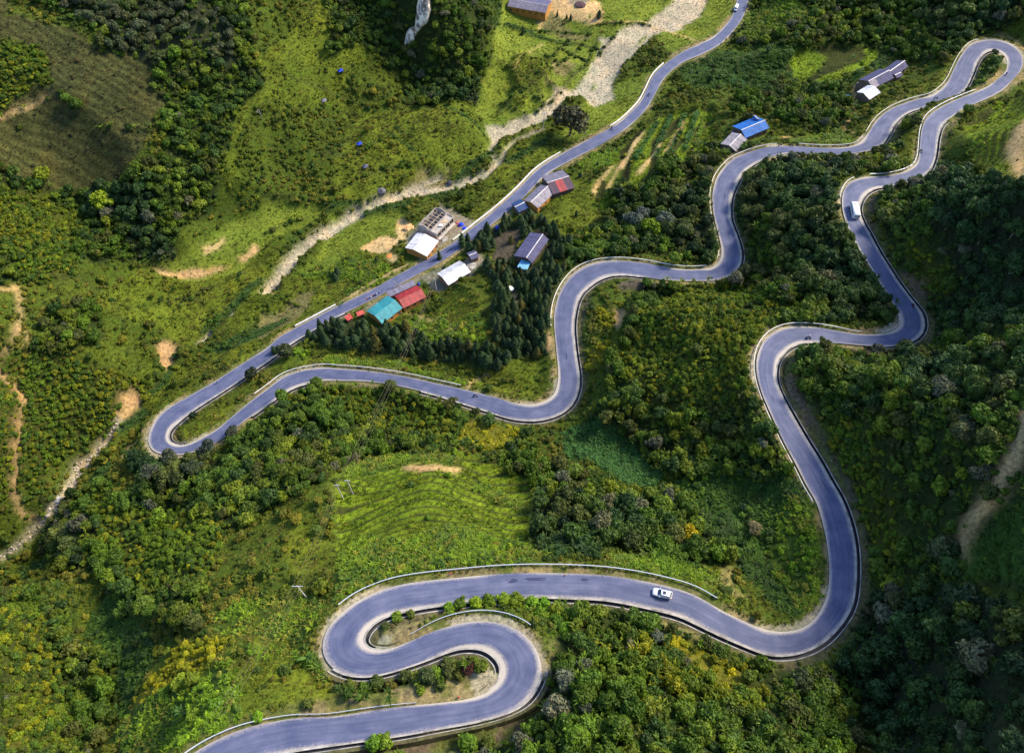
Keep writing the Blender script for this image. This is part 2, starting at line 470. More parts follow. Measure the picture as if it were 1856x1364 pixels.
# lattice every second node in the core, full outside
ix = np.unique(np.concatenate([np.arange(0, x0i), np.arange(x0i, NX-x0i, 3), np.arange(NX-x0i-1, NX)]))
iy = np.unique(np.concatenate([np.arange(0, y0i), np.arange(y0i, NY-y0i, 3), np.arange(NY-y0i-1, NY)]))
cx, cy = np.clip(X[ix], -640, 640), np.clip(Y[iy], -330, 680)
LX, LY = np.meshgrid(cx, cy, indexing='ij'); LZ = tps(ctl, LX.astype(np.float64), LY.astype(np.float64))
tmp = np.array([np.interp(Y, Y[iy], LZ[a]) for a in range(len(ix))])
H = np.array([np.interp(X, X[ix], tmp[:, b]) for b in range(NY)]).T.astype(np.float32)
far = np.maximum(np.abs(GX)-520, 0)+np.maximum(np.maximum(GY-600, -200-GY), 0)
H += (sst(0, 500, far)*(fbm(GX, GY, 520, 3)-.25)*210).astype(np.float32)
# relief
rel = (fbm(GX, GY, 26, 1)-.5)*4.2+(fbm(GX, GY, 5, 2, 3)-.5)*1.3
# nearest road sample for each grid node
RD = np.full((NX, NY), 99., np.float32); RK = np.zeros((NX, NY), np.int32)
for k in range(len(RC)):
    a = int((RC[k, 0]+300)/.85)+x0i; b = int((RC[k, 1]+10)/.85)+y0i; w = 24
    a0, a1, b0, b1 = max(a-w, 0), min(a+w, NX), max(b-w, 0), min(b+w, NY)
    if a0 >= a1 or b0 >= b1: continue
    d = np.hypot(GX[a0:a1, b0:b1]-RC[k, 0], GY[a0:a1, b0:b1]-RC[k, 1])-HW[k]
    m_ = d < RD[a0:a1, b0:b1]; RD[a0:a1, b0:b1][m_] = d[m_]; RK[a0:a1, b0:b1][m_] = k
lat = (GX-RC[RK, 0])*RN[RK, 0]+(GY-RC[RK, 1])*RN[RK, 1]; onI = (lat*sI) > 0
OD = np.where(onI, DR['I'][RK], DR['O'][RK]) & (RD < 12)
E = RD
rdg = 1-np.abs(fbm(GX+.5*GY, GY-.3*GX, 62, 81, 3)*2-1)*2.2; rel = rel+rdg*5.5*sst(8, 26, E)
rel *= sst(3, 10, E)

# regions drawn over the surveyed photograph, used below for soil colour and planting
GPX, GPY = project(GX, GY, H)
WX = GPX+(fbm(GX, GY, 5, 5, 3)-.5)*9; WY = GPY+(fbm(GX, GY, 5, 9, 3)-.5)*8
VX = WX+(fbm(GX, GY, 17, 15, 4)-.5)*80; VY = WY+(fbm(GX, GY, 17, 19, 4)-.5)*70
def inside(poly, x, y):
    p = [tuple(map(float, q.split(','))) for q in poly.split()] if isinstance(poly, str) else poly
    xs = [q[0] for q in p]; ys = [q[1] for q in p]
    bb = (x >= min(xs)) & (x <= max(xs)) & (y >= min(ys)) & (y <= max(ys)); r = np.zeros(x.shape, bool)
    if not bb.any(): return r
    xx = x[bb]; yy = y[bb]; c = np.zeros(xx.shape, bool)
    for i in range(len(p)):
        x1, y1 = p[i]; x2, y2 = p[i-1]
        if y1 == y2: continue
        c ^= ((y1 > yy) != (y2 > yy)) & (xx < (x2-x1)*(yy-y1)/(y2-y1)+x1)
    r[bb] = c; return r
def near(line, x, y, w):
    p = [tuple(map(float, q.split(','))) for q in line.split()] if isinstance(line, str) else line
    d = np.full(x.shape, 1e9, np.float32)
    bb = (x > min(q[0] for q in p)-60) & (x < max(q[0] for q in p)+60) & (y > min(q[1] for q in p)-60) & (y < max(q[1] for q in p)+60)
    xx = x[bb]; yy = y[bb]; dd = np.full(xx.shape, 1e9, np.float32)
    for i in range(len(p)-1):
        ax, ay = p[i][:2]; bx, by = p[i+1][:2]; t = np.clip(((xx-ax)*(bx-ax)+(yy-ay)*(by-ay))/((bx-ax)**2+(by-ay)**2+1e-9), 0, 1)
        ww = 1.0
        if len(p[i]) > 2: ww = (p[i][2]+(p[i+1][2]-p[i][2])*t)/w
        dd = np.minimum(dd, np.hypot(xx-ax-t*(bx-ax), (yy-ay-t*(by-ay))*1.25)/ww)
    d[bb] = dd; return d
# kind -> ground colour, trees /100 m2, crown radius range, bushes /100 m2, tufts /100 m2, tint lists
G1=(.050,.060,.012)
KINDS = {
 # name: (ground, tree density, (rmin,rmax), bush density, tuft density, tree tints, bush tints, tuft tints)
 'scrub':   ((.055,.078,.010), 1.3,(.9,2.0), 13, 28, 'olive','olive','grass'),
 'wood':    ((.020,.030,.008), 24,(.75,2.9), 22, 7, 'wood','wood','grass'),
 'darkwood':((.016,.022,.012), 24,(1.1,3.6), 36, 7, 'dark','dark','grass'),  # dark green growth, with slope and gully shade put into its colour
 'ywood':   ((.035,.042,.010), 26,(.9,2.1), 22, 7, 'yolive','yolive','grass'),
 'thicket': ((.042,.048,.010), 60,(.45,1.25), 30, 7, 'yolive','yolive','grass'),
 'ledge':   ((.038,.044,.018), 0,(1,1.5), 22, 30, 'olive','wood','grass'),
 'greywood':((.030,.034,.018), 10,(1.5,3.0), 12, 4, 'grey','wood','grass'),
 'pine':    ((.020,.028,.012), 0,(1,2), 3, 4, 'dark','dark','grass'),
 'grass':   ((.090,.112,.012), .25,(.8,1.6), 5, 36, 'olive','olive','grass'),
 'meadow':  ((.120,.148,.020), 0,(1,1.6), .15, 16, 'olive','grassb','mead'),
 'lush':    ((.055,.085,.014), .3,(.8,1.5), 12, 44, 'bright','bright','bright'),
 'crop':    ((.075,.100,.014), 0,(1,1.5), .5, 80, 'bright','bright','bright'),
 'yellow':  ((.110,.100,.014), .8,(1,1.7), 22, 30, 'yellow','yellow','yellow'),
 'reed':    ((.020,.042,.010), .1,(1,1.7), 1, 70, 'dark','reed','reed'),
 'dry':     ((.062,.062,.022), .03,(1,1.6), .8, 16, 'olive','dryb','dryb'),
 'drygrass':((.150,.130,.055), 0,(1,1.6), .3, 14, 'olive','dryb','dryg'),
 'terrace': ((.100,.140,.010), 0,(1,1.6), .5, 30, 'olive','bright','terr'),
 'low':     ((.030,.062,.012), .9,(1.0,1.9), 10, 40, 'dark','green','green'),
 'cane':    ((.030,.055,.016), 0,(1,1.5), 5, 95, 'green','green','cane'),
 'soil':    ((.420,.255,.135), 0,(1,1.6), 0, .6, 'olive','dryb','dryb'),
 'tan':     ((.500,.320,.170), 0,(1,1.6), 0, .5, 'olive','dryb','dryb'),
 'gravel':  ((.370,.300,.240), 0,(1,1.6), 0, .2, 'olive','dryb','grass'),
 'bank':    ((.085,.064,.052), 0,(1,1.6), .2, 3, 'olive','dryb','dryb'),
 'verge':   ((.150,.130,.060), 0,(1,1.6), 2, 16, 'olive','dryb','dryb'),
 'yard':    ((.210,.175,.145), 0,(1,1.6), 0, 0, 'olive','dryb','dryb'),
}
TINT = {  # species colours; dark and bright sets also carry shade and light in the tint
 'olive':[(.085,.120,.012),(.115,.135,.012),(.060,.098,.014),(.14,.14,.018)], 'wood':[(.055,.105,.012),(.085,.135,.012),(.038,.078,.015),(.115,.155,.012),(.070,.085,.018),(.065,.12,.010)],
 'dark':[(.028,.064,.018),(.038,.076,.016),(.052,.092,.016),(.024,.050,.017),(.068,.090,.022)], 'yolive':[(.105,.150,.010),(.150,.180,.010),(.070,.115,.012),(.175,.185,.010),(.055,.105,.014),(.09,.15,.010)],
 'grey':[(.060,.078,.036),(.080,.092,.042),(.040,.060,.028),(.05,.075,.02)], 'grass':[(.125,.160,.012),(.155,.170,.014),(.095,.130,.012),(.17,.15,.030),(.11,.12,.02)], 'mead':[(.150,.200,.018),(.17,.195,.022),(.115,.165,.018),(.13,.20,.014)], 'grassb':[(.13,.19,.02)],
 'bright':[(.13,.225,.012),(.175,.255,.014),(.10,.18,.014),(.18,.19,.025),(.075,.14,.02),(.14,.22,.014)], 'yellow':[(.23,.235,.010),(.27,.26,.010),(.16,.19,.012)], 'reed':[(.045,.13,.028),(.070,.17,.034),(.032,.095,.022)],
 'cane':[(.055,.12,.03),(.07,.14,.028),(.045,.09,.025),(.10,.16,.02)], 'dryb':[(.085,.075,.030),(.11,.085,.035),(.06,.065,.025)], 'dryg':[(.20,.17,.07),(.15,.15,.05)], 'terr':[(.13,.185,.008),(.165,.195,.010),(.09,.15,.008)], 'green':[(.05,.105,.014),(.07,.135,.016),(.038,.08,.016)],
}
REG = [
 ('wood', "60,-60 420,-60 470,60 475,170 440,240 390,330 330,330 310,210 280,120 150,60 60,0"),
 ('greywood', "95,-60 250,-60 330,0 430,40 450,110 420,130 330,100 280,140 220,110 200,60 130,40"),
 ('thicket', "-100,70 60,110 110,170 80,200 0,240 -100,240"),
 ('wood', "-200,330 0,290 100,330 200,345 280,330 310,300 400,330 380,390 330,480 250,500 150,470 60,520 -200,520"),
 ('darkwood', "150,340 270,350 310,420 330,500 270,490 220,420 150,390"),
 ('thicket', "0,340 90,350 170,420 130,500 60,520 0,500"),
 ('thicket', "-200,530 20,600 20,700 60,760 40,900 -200,940"),
 ('thicket', "60,640 200,680 280,700 330,690 250,770 200,810 140,850 60,920 55,800 60,740"),
 ('wood', "100,540 160,520 200,600 150,660 60,640"),
 ('dry', "0,40 120,60 270,120 320,220 290,300 200,345 90,340 0,290 -100,290 -100,240 10,235 110,175 60,110 -100,60 -100,-60 90,-60"),
 ('grass', "450,200 520,60 640,-60 660,60 640,160 700,230 880,240 880,280 740,345 600,375 480,430 400,380 420,290"),
 ('scrub', "460,190 540,200 620,200 620,330 560,400 430,420 400,380 430,300"),
 ('grass', "170,520 300,500 430,440 480,470 500,510 420,600 330,640 280,590 200,560"),
 ('wood', "610,-60 930,-60 900,20 885,110 880,180 860,200 790,215 740,200 720,130 690,140 650,90 600,110"),
 ('darkwood', "770,150 850,150 870,190 800,215 760,190"),
 ('meadow', "880,240 860,200 890,120 905,20 930,-60 1250,-60 1300,0 1180,60 1110,110 1060,180 960,215 900,270 870,290 780,300 700,290 720,210 790,220"),
 ('grass', "700,210 860,210 880,280 880,310 740,345 660,300"),
 ('drygrass', "985,32 1060,48 1050,65 985,57"), ('drygrass', "990,125 1030,120 1050,135 1020,155 980,150"),
 ('meadow', "600,400 680,385 740,390 740,420 640,470 560,540 520,560 500,545 580,470"),
 ('meadow', "380,430 500,370 560,380 600,380 560,420 500,440 430,510 340,520 300,500"),
 ('grass', "500,545 640,480 700,470 720,500 640,545 560,585 480,635 380,690 300,735 250,790 240,770 330,690 420,620"),
 ('lush', "520,530 600,500 690,490 720,498 640,545 600,560 640,520"),
 ('drygrass', "470,560 520,545 560,550 530,590 470,620 440,610"),
 ('soil', "283,620 300,618 332,632 335,650 312,676 290,660"), ('soil', "228,712 245,705 262,730 232,765 215,760 225,745"),
 ('tan', "655,447 690,432 728,434 722,452 700,461 652,463"), ('tan', "370,452 412,430 402,447 372,467"), ('soil', "430,470 465,443 470,460 440,477"),
 ('soil', "283,492 320,500 350,488 375,492 420,484 400,497 330,510 300,505"), ('tan', "702,462 722,462 726,470 710,476 700,470"),
 ('tan', "720,402 735,398 745,415 735,440 720,430"),
 ('meadow', "1280,130 1310,80 1340,40 1360,0 1230,-60 1180,60 1230,110 1200,140 1170,190 1100,235 1040,260 1000,250 1060,190 1120,150 1180,130"),
 ('grass', "940,240 1000,250 1060,262 1000,290 940,345 880,390 850,410 830,380 880,340 910,300"),
 ('wood', "1345,35 1380,-60 1860,-60 1860,40 1790,60 1730,100 1700,130 1640,110 1600,95 1500,80 1420,85 1340,75 1310,80 1320,55"),
 ('lush', "1350,20 1460,10 1450,50 1380,60 1340,60"), ('darkwood', "1660,0 1780,-40 1856,-40 1856,40 1790,55 1720,90 1670,60"),
 ('low', "1230,110 1300,90 1420,80 1600,95 1600,120 1540,170 1450,180 1400,170 1330,190 1250,170"),
 ('terrace', "1440,100 1500,85 1600,92 1590,110 1530,150 1450,150 1420,130"),
 ('wood', "1400,140 1540,150 1545,225 1440,240 1400,215 1350,215 1330,190 1390,180"),
 ('lush', "1035,297 1060,276 1110,262 1112,295 1085,318 1055,322"),
 ('terrace', "1085,345 1110,290 1160,230 1230,205 1290,205 1295,250 1240,300 1150,380 1070,420 1065,380"),
 ('wood', "1200,300 1295,270 1340,230 1400,262 1330,290 1290,340 1290,440 1300,480 1200,470 1100,465 1010,500 1020,450 1070,420 1120,370"),
 ('darkwood', "1120,370 1280,330 1290,400 1300,470 1230,450 1120,430"),
 ('crop', "1425,262 1515,230 1535,245 1545,263 1440,264"), ('grass', "1560,232 1600,190 1660,165 1720,125 1725,140 1690,165 1620,190 1585,215 1562,250"),
 ('scrub', "1340,240 1400,215 1450,240 1425,262 1380,262 1340,275"),
 ('wood', "1760,90 1800,100 1820,115 1790,150 1750,165 1760,130"), ('low', "1740,165 1770,135 1800,120 1790,145 1750,172"),
 ('wood', "1600,215 1660,200 1665,280 1650,312 1560,318 1520,290 1560,272"), ('grass', "1625,260 1665,240 1660,300 1625,305"),
 ('darkwood', "1345,330 1400,290 1480,280 1560,290 1530,330 1525,400 1560,470 1600,540 1625,590 1500,590 1400,560 1370,510 1345,470 1350,440 1325,400 1325,360"),
 ('wood', "1350,400 1400,380 1440,500 1400,540 1360,480"), ('thicket', "1510,300 1530,300 1525,400 1560,470 1545,470 1510,370"),
 ('scrub', "1055,545 1090,510 1180,505 1200,520 1150,560 1120,700 1060,760 1035,760 1055,690 1050,620"),
 ('yellow', "1075,560 1110,545 1130,560 1110,600 1070,600"), ('yellow', "1070,630 1110,625 1100,670 1070,670"), ('bank', "1120,510 1175,505 1170,530 1120,525"), ('soil', "1112,565 1135,560 1135,590 1112,600"),
 ('wood', "1130,560 1180,510 1300,515 1370,505 1480,560 1480,590 1400,595 1372,630 1370,680 1400,770 1440,860 1360,870 1250,870 1190,860 1120,790 1040,760 1110,700"),
 ('thicket', "1140,600 1250,520 1340,520 1440,570 1400,590 1370,640 1370,720 1300,740 1200,760 1140,700"),
 ('reed', "1015,785 1080,755 1130,790 1195,860 1180,900 1120,870 1060,835 1030,830"),
 ('low', "1225,870 1440,870 1470,910 1490,1010 1490,1080 1430,1120 1390,1090 1330,1010 1260,960"),
 ('lush', "1425,910 1468,920 1488,1000 1488,1090 1440,1115 1415,1040 1400,990"),
 ('wood', "950,820 1020,830 1110,870 1190,890 1240,900 1330,1010 1340,1040 1240,1020 1100,1000 1000,1010 960,960"),
 ('darkwood', "960,930 1060,880 1180,920 1160,990 1060,1010 985,1000"),
 ('crop', "1100,1010 1200,1008 1310,1045 1310,1068 1180,1036 1100,1024"), ('drygrass', "1315,1040 1345,1045 1365,1095 1340,1095 1320,1070"),
 ('wood', "470,760 560,695 700,705 800,730 870,755 960,790 970,850 950,880 880,810 780,812 680,822 620,855 600,900 480,930 380,900 330,860 400,820"),
 ('thicket', "560,700 740,710 830,760 820,800 740,790 640,760"), ('yellow', "845,758 940,775 950,800 910,822 860,800 830,790"),
 ('wood', "90,920 240,880 380,870 480,920 470,960 400,990 380,1060 360,1140 280,1130 180,1050 80,1000"),
 ('thicket', "160,900 300,900 440,960 380,1040 280,1060 180,1000"), ('darkwood', "240,830 380,815 400,850 340,880 250,870"), ('darkwood', "90,940 140,960 150,1010 100,1000"),
 ('scrub', "400,960 600,900 620,1000 600,1080 560,1090 440,1080 390,1060"),
 ('grass', "540,960 620,960 610,1040 560,1060 520,1020"),
 ('terrace', "610,860 700,825 830,820 900,840 960,880 965,940 960,990 820,985 660,1000 612,1010"),
 ('crop', "620,862 640,846 700,828 790,822 840,830 835,842 740,840 660,862 625,872"), ('soil', "730,843 800,843 835,850 830,856 730,852"),
 ('crop', "860,875 960,915 950,932 860,890"),
 ('lush', "605,1020 660,985 820,965 960,985 1000,1010 900,1030 760,1040 640,1075 605,1100"),
 ('crop', "385,1122 440,1088 520,1090 590,1092 578,1130 545,1170 480,1160 400,1150"),
 ('grass', "340,1150 400,1145 480,1165 560,1170 560,1240 480,1250 330,1250 260,1270"), ('yellow', "330,1180 380,1150 420,1160 340,1240 280,1290 260,1270"),
 ('wood', "-200,1060 0,1060 120,1080 190,1200 200,1460 -200,1460"), ('thicket', "0,1080 80,1090 140,1200 120,1364 0,1364"),
 ('low', "210,1060 260,1130 300,1200 230,1300 200,1240 170,1120"),
 ('lush', "440,1180 560,1180 600,1250 640,1270 560,1290 440,1310 350,1350 260,1400 250,1300 330,1250"),
 ('grass', "400,1200 540,1200 640,1275 560,1290 440,1310"),
 ('wood', "600,1250 700,1235 740,1210 800,1190 860,1195 880,1220 850,1255 800,1272 700,1280 600,1290"),
 ('verge', "860,1190 885,1200 885,1235 862,1250 872,1220"),
 ('lush', "800,1112 830,1090 870,1080 960,1074 1010,1085 1030,1120 1000,1150 960,1110 890,1108"),
 ('drygrass', "1000,1155 1010,1170 990,1240 975,1200"), ('verge', "680,1140 740,1120 800,1112 760,1135 700,1160"),
 ('wood', "1010,1090 1100,1105 1250,1150 1396,1210 1500,1205 1560,1260 1600,1364 1620,1480 850,1480 880,1330 960,1290 1000,1240 1005,1160"),
 ('ywood', "1060,1130 1250,1160 1390,1230 1400,1290 1250,1300 1100,1250 1020,1200"), ('yellow', "1215,1165 1290,1180 1345,1235 1360,1270 1300,1270 1240,1215 1205,1205"),
 ('drygrass', "1120,1092 1230,1120 1330,1165 1310,1175 1220,1145 1120,1110"), ('drygrass', "640,1345 790,1320 830,1330 780,1400 640,1400"), ('lush', "655,1342 725,1332 735,1400 650,1400"),
 ('darkwood', "1560,1040 1600,1080 1700,1060 1860,1100 2050,1100 2050,1480 1620,1480 1560,1260 1500,1205 1545,1130"),
 ('darkwood', "1690,300 1740,320 1860,340 2050,340 2050,700 1860,600 1700,620 1680,560 1650,500 1590,400 1590,360"),
 ('wood', "1590,360 1660,340 1700,400 1740,520 1690,560 1640,500"), ('thicket', "1640,400 1680,440 1720,500 1700,540 1660,500"),
 ('wood', "1440,640 1500,618 1700,610 1860,620 2050,620 2050,1100 1860,1090 1700,1060 1600,1070 1570,960 1540,860 1480,760 1440,700"),
 ('thicket', "1480,740 1560,780 1620,900 1640,1000 1600,1010 1560,930 1510,820"), ('darkwood', "1620,640 1760,640 1856,680 1856,740 1760,760 1640,720"),
 ('low', "1740,1000 1800,920 1860,880 2050,860 2050,1080 1860,1060 1760,1060"),
 ('bank', "1424,640 1440,640 1448,700 1480,760 1520,830 1560,910 1575,1000 1575,1080 1550,1120 1552,1000 1530,900 1500,830 1450,760 1425,700"),
 ('bank', "1590,350 1580,400 1610,450 1680,520 1690,570 1676,600 1674,560 1640,500 1590,440 1562,385 1570,360"),
 ('bank', "1695,290 1700,240 1735,205 1740,215 1715,250 1705,300"),
 ('terrace', "1745,225 1800,190 1860,175 2050,160 2050,330 1840,340 1800,310 1770,300"), ('soil', "1845,225 1860,215 1860,345 1835,310 1820,270"),
 ('pine', "540,590 580,575 640,580 700,595 800,610 880,630 930,650 900,670 820,660 700,640 560,620"),
 ('pine', "880,480 1000,480 1030,480 1000,560 1000,650 950,650 890,620 900,560"), ('pine', "840,410 1000,395 1040,450 1000,480 940,430 850,460"),
 ('lush', "720,575 800,560 870,570 880,620 820,610 730,600"), ('grass', "780,540 860,530 880,580 800,575"), ('grass', "1000,340 1070,340 1100,420 1040,440 1000,400"),
 ('lush', "540,628 620,645 740,665 850,690 845,700 740,676 640,662 540,650"), ('grass', "850,690 900,660 990,640 1005,700 980,725 900,715"),
 ('bank', "900,420 950,410 940,450 915,480 890,470"), ('soil', "992,603 1004,603 1004,640 990,640"),
 ('yard', "655,545 700,515 760,505 790,490 830,480 870,450 880,470 850,510 790,530 770,510 700,545 660,562"), ('yard', "735,440 760,410 800,372 830,385 860,402 870,400 850,430 800,455 765,470"),
 ('grass', "330,775 420,730 540,665 560,640 620,640 540,675 460,715 380,775 340,802 320,795"),
 ('tan', "1000,-10 1090,10 1090,44 1060,42 1020,36 1000,24 985,30 980,26"), ('yard', "1030,12 1065,12 1065,3 1030,2"),
 ('gravel', "1220,3 1198,20 1168,43 1134,50 1111,68 1084,67 1091,77 1081,104 1064,130 1049,160 1034,167 1006,160 1001,177 981,200 961,210 921,222 914,230 879,233 894,257 934,250 997,220 1027,184 1061,187 1078,194 1111,180 1111,154 1121,134 1134,113 1154,97 1168,87 1181,67 1201,57 1220,60 1270,30 1300,-40 1230,-40"),
 ('meadow', "1158,84 1175,62 1171,62 1152,82"), ('meadow', "1070,165 1080,148 1078,160 1072,168"),
 ('grass', "955,120 1010,135 1000,150 940,195 925,185"), ('drygrass', "720,345 770,310 800,320 790,340 740,352"),
]
LINES = [
 ('gravel', [(900,255,11),(888,290,7),(905,300,7),(880,322,10),(820,342,13),(745,352,15),(690,372,15),(640,397,14),(590,428,16),(545,463,18),(515,502,20),(480,542,6)]),
 ('gravel', [(735,345,6),(780,332,7),(800,325,3)]), ('gravel', [(985,240,3),(930,265,4),(905,300,5),(890,315,4)]),
 ('gravel', [(430,580,2),(395,600,3),(365,632,4)]), ('gravel', [(225,765,5),(205,800,8),(150,850,13),(110,910,14),(60,960,10),(10,1005,8),(-80,1060,8)]),
 ('soil', [(-60,560,6),(0,527,6.5),(30,521,6.5),(37,545,6.5),(40,575,6.5),(31,622,6),(7,652,6),(1,670,6),(10,689,6)]), ('soil', [(10,685,6),(50,722,6.5),(55,740,6.5),(44,772,6.5),(46,800,6.5),(36,862,7),(29,903,7.5),(43,936,8),(92,939,6)]),
 ('soil', [(45,600,4),(55,612,3),(48,640,3)]), ('tan', [(8,234,5),(45,213,5),(60,203,7),(108,179,6)]),
 ('tan', [(1875,715,18),(1858,745,19),(1837,789,20),(1820,839,24),(1800,880,22),(1782,918,18),(1760,942,16),(1744,982,15),(1734,1009,14),(1735,1032,9)]),
 ('tan', [(1870,215,12),(1848,245,12),(1838,275,13),(1840,305,12),(1870,345,12)]),
 ('soil', [(1548,158,4),(1550,178,5),(1546,210,3),(1530,228,3),(1545,243,3)]), ('tan', [(1413,258,2),(1420,250,3),(1430,248,2)]),
 ('tan', [(845,708,4),(860,690,4),(885,675,3)]), ('yard', [(937,515,3),(935,570,3),(938,640,2)]),
 ('tan', [(222,835,4),(237,810,5),(255,795,5),(266,790,8)]),
 ('tan', [(1000,18,5),(985,35,3),(975,62,2)]), ('tan', [(985,80,1.3),(950,105,1.3),(932,135,1.2)]), ('tan', [(735,565,2),(770,573,2),(805,590,2),(830,612,1.5)]), ('tan', [(1060,45,2),(1160,40,2),(1220,60,2),(1290,85,1.5)]),
 ('cane', [(915,52,5),(950,65,6),(1035,82,6)]), ('cane', [(905,20,8),(900,50,6)]), ('cane', [(1000,248,5),(970,270,9),(920,300,9)]), ('cane', [(890,290,10),(850,315,12),(830,330,8)]), ('cane', [(830,350,10),(790,360,14)]), ('cane',[(745,375,10),(690,385,9),(670,390,6)]), ('cane',[(660,380,6),(610,385,7),(560,420,6),(530,450,5)]),
 ('cane', [(480,520,8),(450,550,12),(400,595,14),(370,610,8)]), ('cane', [(520,580,8),(460,610,14),(400,635,14),(380,640,6)]), ('cane',[(330,640,9),(300,700,10),(270,720,8)]), ('cane',[(265,750,14),(240,770,16),(220,790,10)]), ('cane',[(100,1000,10),(40,1040,14)]),
 ('cane',[(200,850,10),(170,880,12)]), ('reed',[(1190,225,5),(1150,290,5)]), ('reed',[(1215,215,6),(1185,285,6)]), ('reed',[(1240,215,6),(1215,280,6)]), ('reed',[(1330,125,4),(1325,165,5)]), ('reed',[(1345,120,4),(1345,165,5)]),
 ('cane', [(700,250,3.4),(740,275,3.4),(770,300,2.5)]), ('cane', [(720,242,3.4),(760,268,3.4)]), ('cane', [(800,200,2.5),(850,230,3.4),(885,258,3.2)]), ('ledge', [(1090,60,3.2),(1060,120,3.4),(1000,190,3.4),(970,205,2.5)]), ('ledge', [(1010,90,2.5),(1060,110,2.9)]), ('ledge', [(985,105,2.1),(1030,130,2.9),(1040,140,2.1)]), ('ledge', [(960,140,2.9),(1010,165,3.4)]), ('ledge', [(930,165,2.9),(985,190,3.4)]), ('ledge', [(905,195,2.9),(960,215,2.9)]), ('ledge', [(1045,95,2.5),(960,170,2.5),(900,215,2.5)]), ('cane', [(960,60,2.5),(1060,62,2.5),(1075,48,2.5)]), ('ledge', [(1085,45,3.4),(1180,45,2.9)]), ('ledge', [(560,500,3.4),(640,480,2.5)]), ('ledge', [(620,540,4.2),(700,480,2.5)]), ('ledge', [(495,545,2.5),(560,560,2.5)]), ('ledge', [(470,590,2.5),(400,650,2.9)]), ('soil', [(1205,275,4.2),(1240,225,4.2)]), ('soil', [(1100,345,4.2),(1130,290,4.2)]), ('ledge', [(900,110,3.5),(985,180,3.5)]), ('ledge', [(1085,90,3.4),(1030,75,3.4),(1000,110,3.2)]), ('ledge', [(1070,60,3.2),(1040,100,3.2)]), ('ledge', [(745,300,3),(690,330,3)]), ('ledge', [(640,250,3),(560,330,3)]), ('ledge', [(1120,60,3),(1085,100,3)]), ('tan', [(1075,350,4),(1098,318,4.5),(1112,300,3)]), ('tan', [(1128,305,4.5),(1146,268,5.5),(1168,240,4)]), ('tan', [(1152,318,3),(1180,285,3.5),(1198,262,3)]), ('reed', [(1262,212,6),(1240,275,6)]), ('crop', [(1275,215,5),(1262,262,5)]), ('ledge', [(1205,300,3.5),(1235,240,3.5),(1245,212,3)]), ('ledge', [(1170,340,3.5),(1205,290,3)]), ('ledge', [(480,430,3),(560,395,3)]), ('ledge', [(430,520,3),(500,470,3)]), ('ledge', [(500,150,3),(580,160,3.4),(680,210,3)]), ('ledge', [(490,200,3),(570,215,3.4),(650,240,3)]), ('ledge', [(560,290,3),(640,290,3.4),(710,260,3)]), ('ledge', [(600,360,3),(690,320,3.4),(760,310,3)]), ('ledge', [(380,400,3),(470,370,3.4),(560,370,3)]), ('ledge', [(340,560,3),(400,530,3.4),(470,480,3)]), ('ledge', [(220,560,3),(300,545,3.4),(380,560,3)]), ('ledge', [(200,640,3),(270,620,3),(290,600,3)]), ('ledge', [(110,480,3),(200,540,3),(230,600,3)]), ('wood', [(20,235,5),(110,180,5),(190,255,3),(290,255,3)]), ('ledge',[(1310,60,3),(1240,95,3),(1225,120,3)]),
 ('bank', [(1065,535,8),(1052,590,5),(1052,640,4)]),
 ('soil', [(1075,360,2),(1090,330,3),(1105,310,2)]), ('tan', [(1130,300,3),(1140,275,4),(1155,250,3)]),('tan', [(1160,315,3),(1185,280,3)]),
 ('soil',[(1780,70,7),(1800,66,7),(1840,72,7),(1860,90,9)]), ('tan',[(620,548,5),(655,525,5),(700,497,5),(740,478,5)]),
]
KN = list(KINDS); KID = {k: i for i, k in enumerate(KN)}
REGI = [0]
SOFT = ('wood', 'darkwood', 'ywood', 'greywood', 'thicket', 'scrub', 'grass', 'low', 'yellow', 'dry', 'lush', 'drygrass')
def classify(px, py, vx, vy):
    c = np.zeros(px.shape, np.uint8)
    for k, p in REG: c[inside(p, vx, vy) if k in SOFT else inside(p, px, py)] = KID[k]
    for k, l in LINES: c[near(l, (px+2*GPX)/3, (py+2*GPY)/3, 1.0) < .62] = KID[k]
    return c
KM = classify(WX, WY, np.where(E > 7, VX, WX*.6+VX*.4), np.where(E > 7, VY, WY*.6+VY*.4))
ter = (KM == KID['terrace']) & (E > 4)
# terraces: flat treads and short risers
st = 1.9; q = H/st+ (fbm(GX, GY, 22, 4)-.5)*.9; fr = q-np.floor(q); H2 = (np.floor(q)+sst(.66, .96, fr))*st-(q*st-H)
tw = ter.astype(np.float32)
for _ in range(3): tw[1:-1, 1:-1] = (tw[1:-1, 1:-1]*2+tw[:-2, 1:-1]+tw[2:, 1:-1]+tw[1:-1, :-2]+tw[1:-1, 2:])/6
H = H*(1-tw)+H2*tw
smoothk = np.isin(KM, [KID[k] for k in ('terrace', 'meadow', 'gravel', 'soil', 'tan', 'yard', 'crop', 'drygrass')]).astype(np.float32)
for _ in range(6): smoothk[1:-1, 1:-1] = (smoothk[1:-1, 1:-1]*2+smoothk[:-2, 1:-1]+smoothk[2:, 1:-1]+smoothk[1:-1, :-2]+smoothk[1:-1, 2:])/6
H = H+rel*(1-.82*smoothk)
grv = (KM == KID['gravel']); H = H+np.where(grv, (fbm(GX, GY, 3.2, 8, 3)-.5)*.9-.5, 0)
